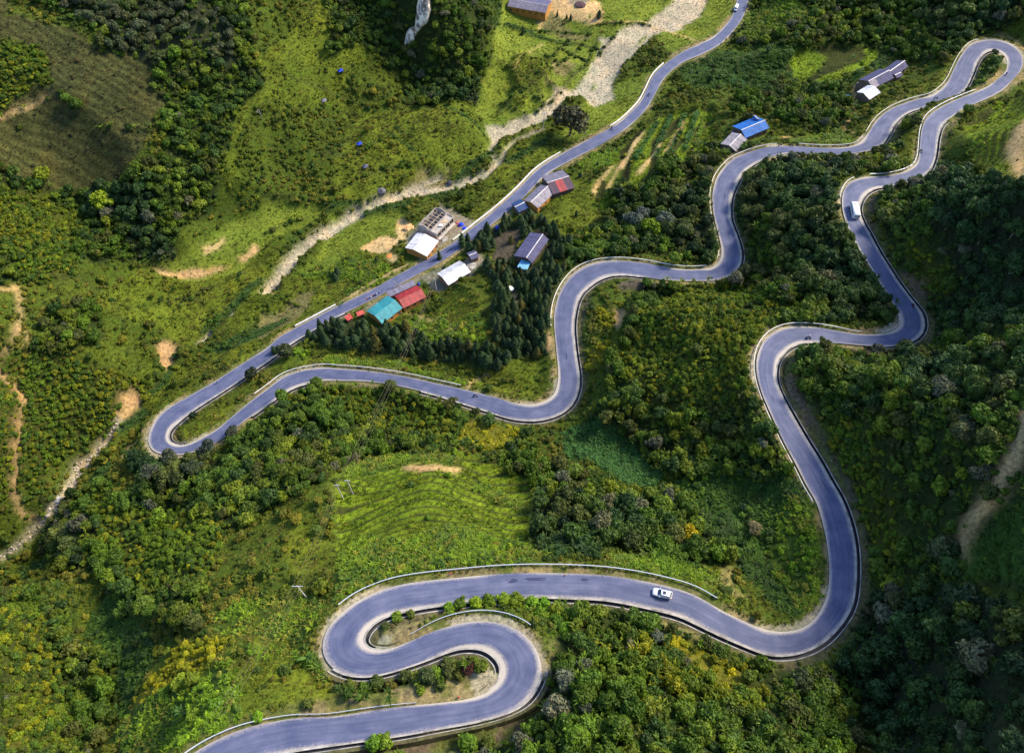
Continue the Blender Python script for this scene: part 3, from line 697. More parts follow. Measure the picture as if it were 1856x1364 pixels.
# cut and fill round the road
zr = RZ[RK]
base = np.where(OD, zr+.35+np.clip(E-2.6, 0, 4)*.55, zr-.12-np.clip(E-2.4, 0, 4)*.35)
w = 1-sst(2.6, 8.5, E)
H = np.where(E < 9, H*(1-w)+base*w, H)
H = np.where(E < 1.0, zr-.30, H)
H = np.where((E >= 1.0) & (E < 2.5) & ~OD, zr-.12-.02*E, H)
H = np.where((E > -1.2) & (E < 1.95) & OD, zr-1.25, H)
# the rock bluff drops away under its cliff
H = H.astype(np.float32)
def height(x, y):
    """bilinear height; arrays or scalars"""
    x = np.asarray(x, float); y = np.asarray(y, float)
    fx = np.interp(x, X, np.arange(NX)); fy = np.interp(y, Y, np.arange(NY))
    i = np.clip(fx.astype(int), 0, NX-2); j = np.clip(fy.astype(int), 0, NY-2); u = fx-i; v = fy-j
    return (H[i, j]*(1-u)+H[i+1, j]*u)*(1-v)+(H[i, j+1]*(1-u)+H[i+1, j+1]*u)*v
def hit(px, py, dz=0.0):
    """where the line of sight through a surveyed point meets the ground (raised by dz)"""
    d = ray(px, py); t = np.arange(90, 620, .6); p = d[None]*t[:, None]; z = CAMZ+p[:, 2]
    h = height(p[:, 0], p[:, 1])+dz; k = np.argmax(z < h)
    if not (z < h).any(): k = len(t)-1
    a, b = t[max(k-1, 0)], t[k]
    for _ in range(12):
        m_ = (a+b)/2; q = d*m_
        if CAMZ+q[2] < float(height(q[0], q[1]))+dz: b = m_
        else: a = m_
    q = d*b; return np.array([q[0], q[1], CAMZ+q[2]-dz])
# ------------------------------------------------------------------ ground sheet
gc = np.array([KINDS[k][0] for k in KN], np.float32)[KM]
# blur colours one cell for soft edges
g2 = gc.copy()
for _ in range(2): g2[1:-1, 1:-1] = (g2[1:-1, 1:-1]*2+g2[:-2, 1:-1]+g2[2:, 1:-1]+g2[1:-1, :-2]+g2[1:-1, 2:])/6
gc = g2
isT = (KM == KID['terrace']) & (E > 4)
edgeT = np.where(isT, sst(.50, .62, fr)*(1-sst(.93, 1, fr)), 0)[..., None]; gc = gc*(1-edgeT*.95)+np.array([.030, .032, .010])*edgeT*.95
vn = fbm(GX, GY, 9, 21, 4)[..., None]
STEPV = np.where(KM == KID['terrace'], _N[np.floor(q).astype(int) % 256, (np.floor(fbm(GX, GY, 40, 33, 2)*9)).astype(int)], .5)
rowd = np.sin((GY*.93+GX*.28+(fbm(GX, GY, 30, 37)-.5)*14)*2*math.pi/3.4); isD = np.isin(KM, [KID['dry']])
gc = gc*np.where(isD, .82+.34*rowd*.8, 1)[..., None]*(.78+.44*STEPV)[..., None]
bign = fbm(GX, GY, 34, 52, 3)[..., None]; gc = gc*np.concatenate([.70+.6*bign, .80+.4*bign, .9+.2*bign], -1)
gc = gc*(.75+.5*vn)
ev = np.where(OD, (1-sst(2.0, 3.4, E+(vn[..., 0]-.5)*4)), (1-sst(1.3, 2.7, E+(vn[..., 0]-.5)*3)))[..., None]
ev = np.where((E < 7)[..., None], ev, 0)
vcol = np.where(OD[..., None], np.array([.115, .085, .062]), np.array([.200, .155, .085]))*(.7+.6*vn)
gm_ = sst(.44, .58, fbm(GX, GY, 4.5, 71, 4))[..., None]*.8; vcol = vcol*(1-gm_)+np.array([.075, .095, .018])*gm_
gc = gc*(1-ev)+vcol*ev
CB = (smooth(np.maximum(np.abs(CURV), 0), 20)[RK] > .035) & (E < 2.2) & ~OD
gc = np.where((CB & (E < .3+vn[..., 0]*1.5))[..., None], np.array([.28, .235, .185])*(.6+.8*vn), gc)
V = np.stack([GX, GY, H], -1).reshape(-1, 3)
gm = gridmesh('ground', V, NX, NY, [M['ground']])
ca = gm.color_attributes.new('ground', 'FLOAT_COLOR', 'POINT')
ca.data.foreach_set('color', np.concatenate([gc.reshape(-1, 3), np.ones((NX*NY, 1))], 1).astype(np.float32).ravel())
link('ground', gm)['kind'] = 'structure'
# ------------------------------------------------------------------ road sheet
NW = 13; us = np.linspace(0, 1, NW); V = []; UV = []; DU = []
vv = fbm(RC[:, 0], RC[:, 1], 12, 31)
for k in range(len(RC)):
    cur = CURV[k]*sI                              # >0 : bends towards I
    for j, u in enumerate(us):
        p = RO[k]*(1-u)+RI[k]*u; e = 4*(u-.5)**2
        V.append((p[0], p[1], p[2]+.05+.06*(1-e) - (.45 if False else 0)))
        UV.append((u, ARC[k]))
        sd = abs(u-.5)*2; ins = max(0, cur*(1 if u > .5 else -1))
        dst = .06+(.22+.62*vnoise(np.array([ARC[k]]), np.array([u*2]), 9, 3)[0])*max(0, sd-.72)/.28+min(.75, ins*9)*max(0, sd-.35)/.65+min(.35, abs(cur)*3.5)*max(0, sd-.5)/.5
        tr = math.exp(-((sd-.5)/.16)**2)*.07
        DU.append(max(0, dst-tr+(vv[k]-.5)*.15))
me = gridmesh('road', V, len(RC), NW, [M['road']])
ca = me.color_attributes.new('dust', 'FLOAT_COLOR', 'POINT'); D4 = np.ones((len(DU), 4), np.float32); D4[:, :3] = np.array(DU)[:, None]; ca.data.foreach_set('color', D4.ravel())
uvl = me.uv_layers.new(name='UVMap'); li = np.zeros(len(me.loops), np.int32); me.loops.foreach_get('vertex_index', li); uvl.data.foreach_set('uv', np.array(UV, np.float32)[li].ravel())
# make sure it faces up
if me.polygons[0].normal.z < 0: me.flip_normals()
ro = link('road', me); ro['kind'] = 'structure'
# dark tar patches on the carriageway, thin sheets 4 mm proud
mt_, t_, b_ = nt('tar_patch', .85, .15); b_.inputs['Base Color'].default_value = (.040, .046, .105, 1)
for st_, u0, ln, wd_ in ((152.9, .27, 6.5, .9), (153.6, .30, 3.0, 1.1), (151.6, .24, 2.2, .8), (73.2, .35, 4, .5), (131, .45, 5, .35), (135, .7, 6, .3), (17.5, .5, 4, .6), (56, .5, 3, .5)):
    k0 = int(np.argmin(np.abs(RP-st_))); V = []; n = 14
    for q in range(n):
        a = 2*math.pi*q/n; rr_ = .75+.5*random.random(); dx, dy = math.cos(a)*ln/2*rr_, math.sin(a)*wd_/2*rr_; c = RO[k0]*(1-u0)+RI[k0]*u0+np.array([*(TN[k0]*dx+RN[k0]*dy), 0])
        kk_ = int(np.argmin(np.hypot(RC[:, 0]-c[0], RC[:, 1]-c[1]))); uu = abs((c[:2]-RC[kk_, :2]).dot(RN[kk_]))/HW[kk_]; V.append((c[0], c[1], RZ[kk_]+.05+.06*(1-min(1, uu)**2)+.012))
    link('tar_patch', mesh('tar_patch', V, [tuple(range(n))], [mt_]))['kind'] = 'structure'
# ------------------------------------------------------------------ ditches with kerb, and the banks behind them
def strip(name, ks, side, prof, mats, mi):
    V = []; n = len(prof)
    for k in ks:
        for off, z in prof:
            p = edge(side, off, k); zz = RZ[k]+z if not callable(z) else z(p, k)
            V.append((p[0], p[1], zz))
    F = []; MI = []
    for a in range(len(ks)-1):
        for b in range(n-1): F.append((a*n+b, (a+1)*n+b, (a+1)*n+b+1, a*n+b+1)); MI.append(mi[b])
    me = mesh(name, V, F, mats, MI)
    if sum(p.normal.z for p in me.polygons) < 0: me.flip_normals()
    return me
for s, a, b in DITCH:
    ks = krange(a, b); rr = [(.9+.35*vnoise(np.array([ARC[k]]), np.array([3.]), 7)[0]) for k in ks]
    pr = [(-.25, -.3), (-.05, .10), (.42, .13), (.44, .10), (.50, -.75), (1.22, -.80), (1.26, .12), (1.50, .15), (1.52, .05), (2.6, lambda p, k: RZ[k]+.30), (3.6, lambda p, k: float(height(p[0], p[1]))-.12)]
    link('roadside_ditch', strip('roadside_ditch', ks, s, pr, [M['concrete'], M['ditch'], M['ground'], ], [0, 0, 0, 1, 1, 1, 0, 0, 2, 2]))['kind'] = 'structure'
for o in list(COL.objects):
    if o.name.startswith('roadside_ditch'):
        ca = o.data.color_attributes.new('ground', 'FLOAT_COLOR', 'POINT'); n = len(o.data.vertices)
        ca.data.foreach_set('color', np.tile(np.array([.090, .078, .042, 1], np.float32), n))

# ------------------------------------------------------------------ plants: leaf-clump crowns
def quads_mesh(name, C, N, S, mat, rs, asp=1.5):
    """many small bent leaf clumps: centre C, normal N, size S"""
    n = len(C); N = N/np.linalg.norm(N, axis=1)[:, None]; a = rs.randn(n, 3); U = np.cross(N, a); U /= np.linalg.norm(U, axis=1)[:, None]; W = np.cross(N, U)
    U = U*S[:, None]*asp*.5; W = W*S[:, None]*.5; D = N*S[:, None]*.22
    V = np.stack([C-U-D, C-W*.9, C+U-D, C+W*.9], 1).reshape(-1, 3)
    me = bpy.data.meshes.new(name); me.vertices.add(4*n); me.vertices.foreach_set('co', V.astype(np.float32).ravel())
    me.loops.add(6*n); b = np.arange(n)[:, None]*4; me.loops.foreach_set('vertex_index', (b+np.array([[0, 1, 3, 1, 2, 3]])).astype(np.int32).ravel())
    me.polygons.add(2*n); me.polygons.foreach_set('loop_start', np.arange(0, 6*n, 3, dtype=np.int32)); me.polygons.foreach_set('loop_total', np.full(2*n, 3, dtype=np.int32))
    me.materials.append(mat); me.update(calc_edges=True); return me
def crown_mesh(name, rs, lumps=9, leaves=1000, size=(.10, .2), flat=.85, open_=0.0, core=True):
    C = []; N = []; S = []; L = []
    for k in range(lumps):
        d = rs.randn(3); d /= np.linalg.norm(d); d[2] = abs(d[2])*1.0-.22
        R = rs.uniform(.26, .56); c = d*(1-R)*rs.uniform(.75, 1.45); c[2] *= flat; L.append((c, R))
    L.append((np.array([0, 0, .05]), .62))
    tot = sum(R*R for _, R in L)
    for c, R in L:
        m = int(leaves*R*R/tot); d = rs.randn(m, 3); d[:, 2] += .35; d /= np.linalg.norm(d, axis=1)[:, None]
        p = c+d*R*(rs.uniform(.72, 1.08, m)**.7)[:, None]*np.array([1, 1, .92])
        C.append(p); N.append(d+rs.randn(m, 3)*.55); S.append(rs.uniform(*size, m))
    C = np.concatenate(C); N = np.concatenate(N); S = np.concatenate(S)
    if open_ > 0: kk = rs.rand(len(C)) > open_; C, N, S = C[kk], N[kk], S[kk]
    me = quads_mesh(name, C, N, S, M['leaf'], rs)
    if core and open_ < .3:
        import bmesh
        bm = bmesh.new(); bm.from_mesh(me)
        for c, R in L:
            r = bmesh.ops.create_icosphere(bm, subdivisions=1, radius=R*.78)
            for v in r['verts']: v.co = Vector(v.co)*rs.uniform(.85, 1.1)+Vector(c)
        bm.to_mesh(me); bm.free()
    return me
def conifer_crown(name, rs, fat=1.0):
    C = []; N = []; S = []
    for k in range(820):
        t = rs.rand()**.75; h = t*2.5; r = (1-t)**.85*(.82+.25*math.sin(h*11+rs.rand()))*rs.uniform(.55, 1.08)*fat+.03; a = rs.uniform(0, 6.283)
        C.append((math.cos(a)*r, math.sin(a)*r, h)); N.append((math.cos(a)*.8, math.sin(a)*.8, .75)+rs.randn(3)*.35); S.append(rs.uniform(.12, .24))
    me = quads_mesh(name, np.array(C), np.array(N), np.array(S), M['leaf'], rs, 1.9)
    import bmesh
    bm = bmesh.new(); bm.from_mesh(me); bmesh.ops.create_cone(bm, cap_ends=True, segments=9, radius1=.62, radius2=.05, depth=2.2, matrix=Matrix.Translation((0, 0, 1.1))); bm.to_mesh(me); bm.free(); return me
def trunk_mesh(name, rs, h=1.1, r=.09, limbs=4, mat='bark'):
    m = MB(); x = 0; y = 0; p = Vector((0, 0, -.35))
    for k in range(3):
        q = Vector((x+rs.uniform(-.06, .06), y+rs.uniform(-.06, .06), -.35+(h+.35)*(k+1)/3)); m.tube(p, q, r*(1-.2*k), r*(1-.2*(k+1)), 7); x, y, p = q.x, q.y, q
    for k in range(limbs):
        a = k*6.283/limbs+rs.uniform(-.4, .4); b = Vector((0, 0, h*rs.uniform(.55, .95)))
        m.tube(b, b+Vector((math.cos(a)*.5, math.sin(a)*.5, .45)), r*.45, r*.15, 5)
    return m.mesh(name, M[mat], True)
def blades_mesh(name, rs, n, L, wd, droop, spread, mat='blade'):
    V = []; F = []
    for k in range(n):
        a = rs.uniform(0, 6.283); l = L*rs.uniform(.6, 1.1); w = wd*rs.uniform(.7, 1.2); sp = spread*rs.uniform(.4, 1.2); b = len(V)
        d = np.array([math.cos(a), math.sin(a)]); s = np.array([-d[1], d[0]])*w*.5; o = rs.uniform(-.12, .12, 2)*L
        for t, ww in ((0, .5), (.45, 1), (1, .12)):
            xy = o+d*l*sp*t; z = l*(t-droop*t*t)-.05
            V.append((*(xy-s*ww), z)); V.append((*(xy+s*ww), z+w*.15))
        F += [(b, b+1, b+3, b+2), (b+2, b+3, b+5, b+4)]
    return mesh(name, V, F, [M[mat]])
rs = np.random.RandomState(5)
TREE_CROWN = [crown_mesh('broadleaf_crown', rs, rs.randint(8, 14), 1000, (.12, .26)) for _ in range(9)]
OPEN_CROWN = [crown_mesh('feathery_crown', rs, 10, 1300, (.10, .24), open_=.32, core=False) for _ in range(3)]
TREE_TRUNK = [trunk_mesh('broadleaf_trunk', rs) for _ in range(3)]; PALE_TRUNK = trunk_mesh('pale_trunk', rs, 1.2, .07, 7, 'bark_pale')
CON_CROWN = [conifer_crown('conifer_crown', rs, f_) for f_ in (1.0, 1.25, .85, 1.4, 1.1)]; CON_TRUNK = trunk_mesh('conifer_trunk', rs, 1.0, .08, 0)
BUSH = [crown_mesh('bush_leaves', rs, 6, 420, (.20, .36), .7) for _ in range(4)]
TUFT = [blades_mesh('grass_blades', rs, 16, .62, .10, .35, .75) for _ in range(3)]
TALL = [blades_mesh('long_leaves', rs, 13, 1.5, .17, .62, .62) for _ in range(3)]
def lookup(x, y):
    i = np.clip(np.round((x+300)/.85).astype(int)+x0i, 0, NX-1); j = np.clip(np.round((y+10)/.85).astype(int)+y0i, 0, NY-1); return i, j
# exclusion zones (buildings etc.): world circles
EXCL = []
def visible(x, y, z, mar=70):
    px, py = project(x, y, z); return (px > -mar) & (px < 1856+mar) & (py > -mar*1.3) & (py < 1364+mar*1.6)
def cand(n, seed):
    r = np.random.RandomState(seed); x = r.uniform(-292, 292, n); y = r.uniform(2, 418, n); z = height(x, y); v = visible(x, y, z); x, y, z = x[v], y[v], z[v]
    return x, y, z, r
AREA = 584*416/100.
tintarr = {k: np.array(v) for k, v in TINT.items()}
def excluded(x, y, pad=0.0):
    e = np.zeros(len(x), bool)
    for cx_, cy_, r in EXCL: e |= (x-cx_)**2+(y-cy_)**2 < (r+pad)**2
    for pl, _ in EXCLP:
        qx, qy = project(x, y, height(x, y)); e |= inside(pl, qx, qy)
    return e
EXCLP = []
SURF = np.array([KINDS[k][5:] for k in KN], dtype=object)
def scatter(layer, mult, seed, emin, emind):
    """layer 1 trees,3 bushes,4 tufts"""
    dens = np.array([KINDS[k][layer] for k in KN], float)*mult; dm = dens.max(); x, y, z, r = cand(int(AREA*dm), seed)
    i, j = lookup(x, y); kk = KM[i, j]; e = E[i, j]; od = OD[i, j]
    clump = fbm(x, y, 14 if layer != 4 else 6, 40+layer, 3); od &= ~(np.isin(kk, [KID['lush'], KID['wood'], KID['ywood']]) & (e > 1.9)) if layer != 1 else True
    dn = dens[kk]*(np.clip((clump-.5)*3.2+1, .1, 2.0) if layer != 1 else np.clip((clump-.5)*2+1.05, .35, 1.3))
    ok = (r.rand(len(x)) < dn/dm) & (e > np.where(od, emind, emin)) & ~excluded(x, y, .6)
    z = np.where(od & (e < 4.6), np.maximum(z, RZ[RK[i, j]]+.12), z)
    return x[ok], y[ok], z[ok], kk[ok], e[ok], r
def pick_tint(kk, col, x, y, r):
    """tints drawn in drifts so that neighbours resemble each other"""
    out = np.zeros((len(kk), 3)); f = np.clip((fbm(x, y, 16, 60+col, 3)-.5)*2.6+.5+r.uniform(-.22, .22, len(x)), 0, .999)
    for k in np.unique(kk):
        P = tintarr[SURF[k][col]]; s = kk == k; out[s] = P[(f[s]*len(P)).astype(int)]
    return out*r.uniform(.72, 1.35, len(kk))[:, None]

# ------------------------------------------------------------------ buildings
def objvar(name, c, rough=.55, metal=0.0, streak=.42, spec=.4):
    m, t, b = nt(name, rough, spec); b.inputs['Metallic'].default_value = metal
    oi = t.nodes.new('ShaderNodeObjectInfo'); tc = t.nodes.new('ShaderNodeTexCoord'); P = gpos(t); n = noise(t, .8, 5, P, .7); n2 = noise(t, 4, 4, P, .7)
    col = mix(t, c, ramp(t, oi.outputs['Random'], [(0, (.82, .82, .84)), (1, (1.14, 1.12, 1.1))]), 1.0, 'MULTIPLY')
    col = mix(t, col, ramp(t, n, [(.3, (1-streak,)*3), (.6, (1.05,)*3)]), 1.0, 'MULTIPLY'); col = mix(t, col, ramp(t, n2, [(.3, (.70, .62, .56)), (.52, (1.0, .99, .98)), (.7, (1.12,)*3)]), 1.0, 'MULTIPLY')
    t.links.new(col, b.inputs['Base Color']); return m
R = {'teal': objvar('teal_sheet', (.035, .27, .33)), 'red': objvar('red_sheet', (.33, .028, .035)), 'silver': objvar('silver_sheet', (.60, .62, .68), .45, .2), 'white': objvar('white_sheet', (.66, .68, .76), .5),
     'grey': objvar('grey_fibre_cement', (.17, .165, .24), .85), 'pale': objvar('weathered_fibre_cement', (.30, .28, .33), .85), 'slate': objvar('dark_fibre_cement', (.085, .085, .18), .8), 'purple': objvar('dark_purple_sheet', (.085, .05, .085), .7),
     'blue': objvar('blue_sheet', (.012, .13, .48), .5), 'tarp': objvar('blue_tarpaulin', (.01, .05, .55), .5), 'sky': objvar('light_blue_tarpaulin', (.10, .38, .68), .5), 'dblue': objvar('dark_blue_sheet', (.015, .05, .17), .6), 'coral': objvar('coral_red_sheet', (.50, .06, .05), .6)}
W_ = {'orange': objvar('ochre_render', (.52, .24, .05), .9, 0, .2), 'earth': objvar('earth_wall', (.22, .15, .10), .95), 'wood': objvar('timber_wall', (.14, .10, .075), .9), 'conc': objvar('raw_concrete', (.44, .40, .38), .9), 'ply': objvar('plywood', (.46, .34, .20), .8), 'capw': objvar('pale_ridge_cap', (.62, .60, .64), .6)}
m, t, b = nt('opening_shade', .9); b.inputs['Base Color'].default_value = (.03, .028, .03, 1); M['dark'] = m
def sheet_mesh(name, mat, ribs=6):
    V = []; F = []; n = ribs*2+1
    for j in range(2):
        for i in range(n): V.append((i/(n-1), j, .035 if i % 2 else 0))
    for i in range(n-1): F.append((i, i+1, n+i+1, n+i))
    return mesh(name, V, F, [mat])
SHEET = {k: sheet_mesh(k+'_roof_sheet', m_) for k, m_ in R.items()}
UNITWIN = {}
def house(name, label, A, B, N, Fp, roof, wall, rh=4.4, eh=2.9, cat='house', roof2=None, over=.35, windows=True, cap=True, sheetw=1.15, ext=0.0, pattern=None):
    zb = np.mean([hit(A[0], A[1], rh)[2], hit(B[0], B[1], rh)[2]]) if True else 0
    a = unproj(*A, zb+rh); b_ = unproj(*B, zb+rh); d = (b_-a)[:2]; L = np.linalg.norm(d)+2*ext; d /= np.linalg.norm(d); nrm = np.array([-d[1], d[0]])
    nn = unproj(*N, zb+eh); wn = (nn-a)[:2].dot(nrm); s = 1 if wn > 0 else -1; wn = abs(wn)
    wf = abs((unproj(*Fp, zb+eh)-a)[:2].dot(nrm)) if Fp else .25
    rz_ = math.atan2(d[1], d[0]); c = (a+b_)/2
    root = empty(name, (c[0], c[1], zb), rz_, label, cat); EXCL.append((c[0], c[1], L*.30)); EXCL.append((a[0]*.85+b_[0]*.15+nrm[0]*s*(wn-wf)/2, a[1]*.85+b_[1]*.15+nrm[1]*s*(wn-wf)/2, max(wn, wf)*.95)); EXCL.append((a[0]*.15+b_[0]*.85+nrm[0]*s*(wn-wf)/2, a[1]*.15+b_[1]*.85+nrm[1]*s*(wn-wf)/2, max(wn, wf)*.95)); EXCL.append((c[0]+nrm[0]*s*(wn-wf)/2, c[1]+nrm[1]*s*(wn-wf)/2, max(wn, wf)))
    h = L/2; yn, yf = s*wn, -s*wf; ov = over; wy0, wy1 = yn-s*ov, yf+s*ov*min(1, wf)      # wall lines
    ew = eh+ (rh-eh)*ov/max(wn, .1); ef = eh if wf > 1 else rh-.15
    mb = MB(); x0, x1 = -h+ov, h-ov; dz = -2.2
    ring = [(wy0, dz), (wy0, ew-.06), (0, rh-.1), (wy1, ef-.02 if wf > 1 else rh-.12), (wy1, dz)]
    V = [(x0, y, z) for y, z in ring]+[(x1, y, z) for y, z in ring]
    mb.add(V, [(0, 1, 2, 3, 4), (9, 8, 7, 6, 5), (0, 5, 6, 1), (4, 3, 8, 9)]); mb.obj('wall', W_[wall], root)
    # roof: sheets on both slopes under one roof part
    rf = MB().tube((-h, 0, rh-.07), (h, 0, rh-.07), .05, n=6).obj('roof', W_['wood'], root)
    for sd, ww, hh in ((s, wn, eh), (-s, wf, eh)):
        if ww < .6: continue
        sl_ = math.hypot(ww, rh-hh); an = math.atan2(rh-hh, ww); k = max(2, int(round(L/sheetw))); w1 = L/k
        for q in range(k):
            rk = roof2 if (roof2 and sd != s) else roof
            if pattern and sd == s: rk = pattern[min(len(pattern)-1, int(q/k*len(pattern)))]
            elif pattern: rk = roof2 or pattern[0]
            o = link('roof_sheet', SHEET[rk], rf); j = random.uniform(-.03, .03)
            if sd > 0: o.matrix_local = Matrix.Translation((-h+q*w1-.02, 0, rh+.01*(q % 2)+.005)) @ Matrix.Rotation(-an, 4, 'X') @ Matrix.Diagonal((w1*1.04, sl_*1.0+j, 1, 1))
            else: o.matrix_local = Matrix.Translation((-h+(q+1)*w1+.02, 0, rh+.01*(q % 2)+.005)) @ Matrix.Rotation(math.pi, 4, 'Z') @ Matrix.Rotation(-an, 4, 'X') @ Matrix.Diagonal((w1*1.04, sl_*1.0+j, 1, 1))
    if cap: MB().add([(-h-.05, -.22, rh+.0), (h+.05, -.22, rh+.0), (h+.05, 0, rh+.12), (-h-.05, 0, rh+.12), (-h-.05, .22, rh+.0), (h+.05, .22, rh+.0)], [(0, 1, 2, 3), (3, 2, 5, 4)]).obj('ridge_cap', W_['capw'] if roof not in ('red', 'teal') else R[roof], root)
    if windows:
        k = max(2, int(L/3.2))
        for q in range(k):
            x = x0+(q+.5)*(x1-x0)/k; y = wy0+s*.03
            w = MB().box((x, y, 1.65), (1.0, .08, 1.0)).obj('window', W_['wood'], root); MB().box((x, y+s*.05, 1.65), (.8, .04, .8)).obj('pane', M['glass'], w)
        dr = MB().box((x0+.9, wy0+s*.04, 1.0), (.95, .1, 2.0)).obj('door', W_['wood'], root)
        MB().box((x0+1.25, wy0+s*.12, 1.0), (.06, .06, .12)).obj('handle', M['steel'], dr)
    return root
house('farm_house', 'ochre house with teal corrugated gable roof beside the valley road', (716.3, 543.6), (679.3, 572), (729.8, 557.8), (701, 536), 'teal', 'orange', 4.6, 3.0, cap=True)
house('farm_house', 'ochre house with dark red gable roof next to the teal roofed one', (763.5, 523), (722.5, 543), (771, 539), (756, 516.5), 'red', 'orange', 4.5, 2.9)
house('lean_to', 'low grey lean-to roof between red roofed house and the road', (748, 507), (700, 529), (755, 516), None, 'grey', 'wood', 3.6, 3.0, 'shed', windows=False, cap=False)
house('barn', 'long silver roofed barn with earth walls below the road', (842, 478), (801, 502), (851.5, 494), (832.8, 472), 'silver', 'earth', 4.2, 3.0, 'barn')
house('small_shed', 'small grey blue shed beside the silver roofed barn', (864, 457), (850, 463), (867, 466), (860, 453), 'slate', 'wood', 3.2, 2.4, 'shed', windows=False, sheetw=.9)
house('small_shed', 'small coral red roofed shed behind the conifers', (658, 561), (645, 566), (654, 571), None, 'coral', 'wood', 3.0, 2.5, 'shed', windows=False, cap=False, sheetw=.9)
house('small_shed', 'smallest coral red roof among the conifers, farther left', (634, 568), (624, 574), (631, 581), None, 'coral', 'wood', 2.9, 2.4, 'shed', windows=False, cap=False, sheetw=.9)
house('storage_shed', 'white metal roofed shed joined to the unfinished concrete building', (771, 424), (749, 452), (794.8, 438), (759.6, 417), 'white', 'orange', 4.4, 3.3, 'shed')
house('roadside_house', 'long grey roofed house with pale near slope beside the road', (993, 337), (962, 366), (1005.5, 349), (981.6, 333), 'pale', 'orange', 4.6, 3.2, roof2='grey')
house('roadside_house', 'house with purple and red striped roof above the long grey one', (1031, 319), (992, 331), (1052, 337), (1012, 310), 'purple', 'wood', 4.6, 3.0, roof2='grey', pattern=['purple', 'red', 'purple'])
house('roadside_shop', 'small shop under a deep blue roof at the roadside', (951, 366), (933, 375), (949, 381), (943, 361), 'dblue', 'wood', 3.2, 2.5, 'shop', windows=False)
house('farm_house', 'long dark slate blue roofed farmhouse among conifers', (984, 424), (954, 467), (997, 430), (962, 420), 'slate', 'wood', 4.8, 3.0, roof2='slate')
house('canopy', 'light blue tarpaulin canopy at the end of the slate roofed farmhouse', (945, 470), (962, 476), (958, 491), None, 'sky', 'wood', 2.8, 2.3, 'canopy', windows=False, cap=False)
house('lean_to', 'pale patched roof with blue tarpaulin at the top of slate farmhouse', (970, 418), (993, 423), (1000, 428), None, 'pale', 'wood', 3.6, 3.0, 'shed', windows=False, cap=False, pattern=['tarp', 'pale', 'pale', 'pale'])
house('blue_house', 'house with bright blue gable roof and pale ridge above the bend', (1386.7, 217.5), (1343.7, 235.6), (1394.6, 232), (1368, 212), 'blue', 'wood', 4.8, 3.0)
house('porch_roof', 'small bright blue cross gable behind the bright blue roof', (1367, 209), (1374, 216), (1364, 213), (1372, 211), 'blue', 'wood', 4.2, 3.4, 'porch', windows=False, sheetw=.8)
house('old_shed', 'pale grey roofed shed below the bright blue roof', (1343, 243), (1322, 264), (1352, 256), (1328, 239), 'pale', 'wood', 3.8, 2.6, 'shed')
house('lean_to', 'narrow dark blue lean-to left of the pale grey shed', (1329, 236), (1312, 259), (1333, 239), None, 'dblue', 'wood', 2.8, 2.4, 'shed', windows=False, cap=False)
house('long_house', 'upper slate blue roofed house of the pair below the top hairpin', (1639.8, 110), (1612, 129.7), (1648, 119.5), (1627.8, 107.5), 'slate', 'wood', 4.6, 2.9)
house('long_house', 'lower slate blue roofed house with paler end beside the white roof', (1612, 127), (1574, 147), (1621, 141), (1596, 124), 'slate', 'wood', 5.0, 3.0, pattern=['slate', 'slate', 'pale'])
house('small_shed', 'small grey shed at the corner of the paired slate houses', (1571, 147), (1558, 152), (1578, 157), (1566, 145), 'pale', 'wood', 3.4, 2.6, 'shed', windows=False)
house('storage_shed', 'bright white roofed shed near the paired slate roofed houses', (1585.5, 156), (1565, 169), (1593, 170), (1575, 153), 'white', 'wood', 4.0, 2.8, 'shed')
house('small_shed', 'tiny dark shed on the near side of upper slate house', (1633, 131), (1622, 136), (1637, 137), (1627, 129), 'slate', 'wood', 3.0, 2.3, 'shed', windows=False)
house('long_house', 'long grey blue roofed house with ochre front at the top edge', (924, -2), (994, 10), (990, 24), (932, -10), 'grey', 'orange', 5.0, 3.2, roof2='slate')
house('small_shed', 'small dark grey shed behind the long house at top edge', (955, -8), (978, -3), (976, 2), (958, -13), 'slate', 'wood', 3.4, 2.6, 'shed', windows=False)
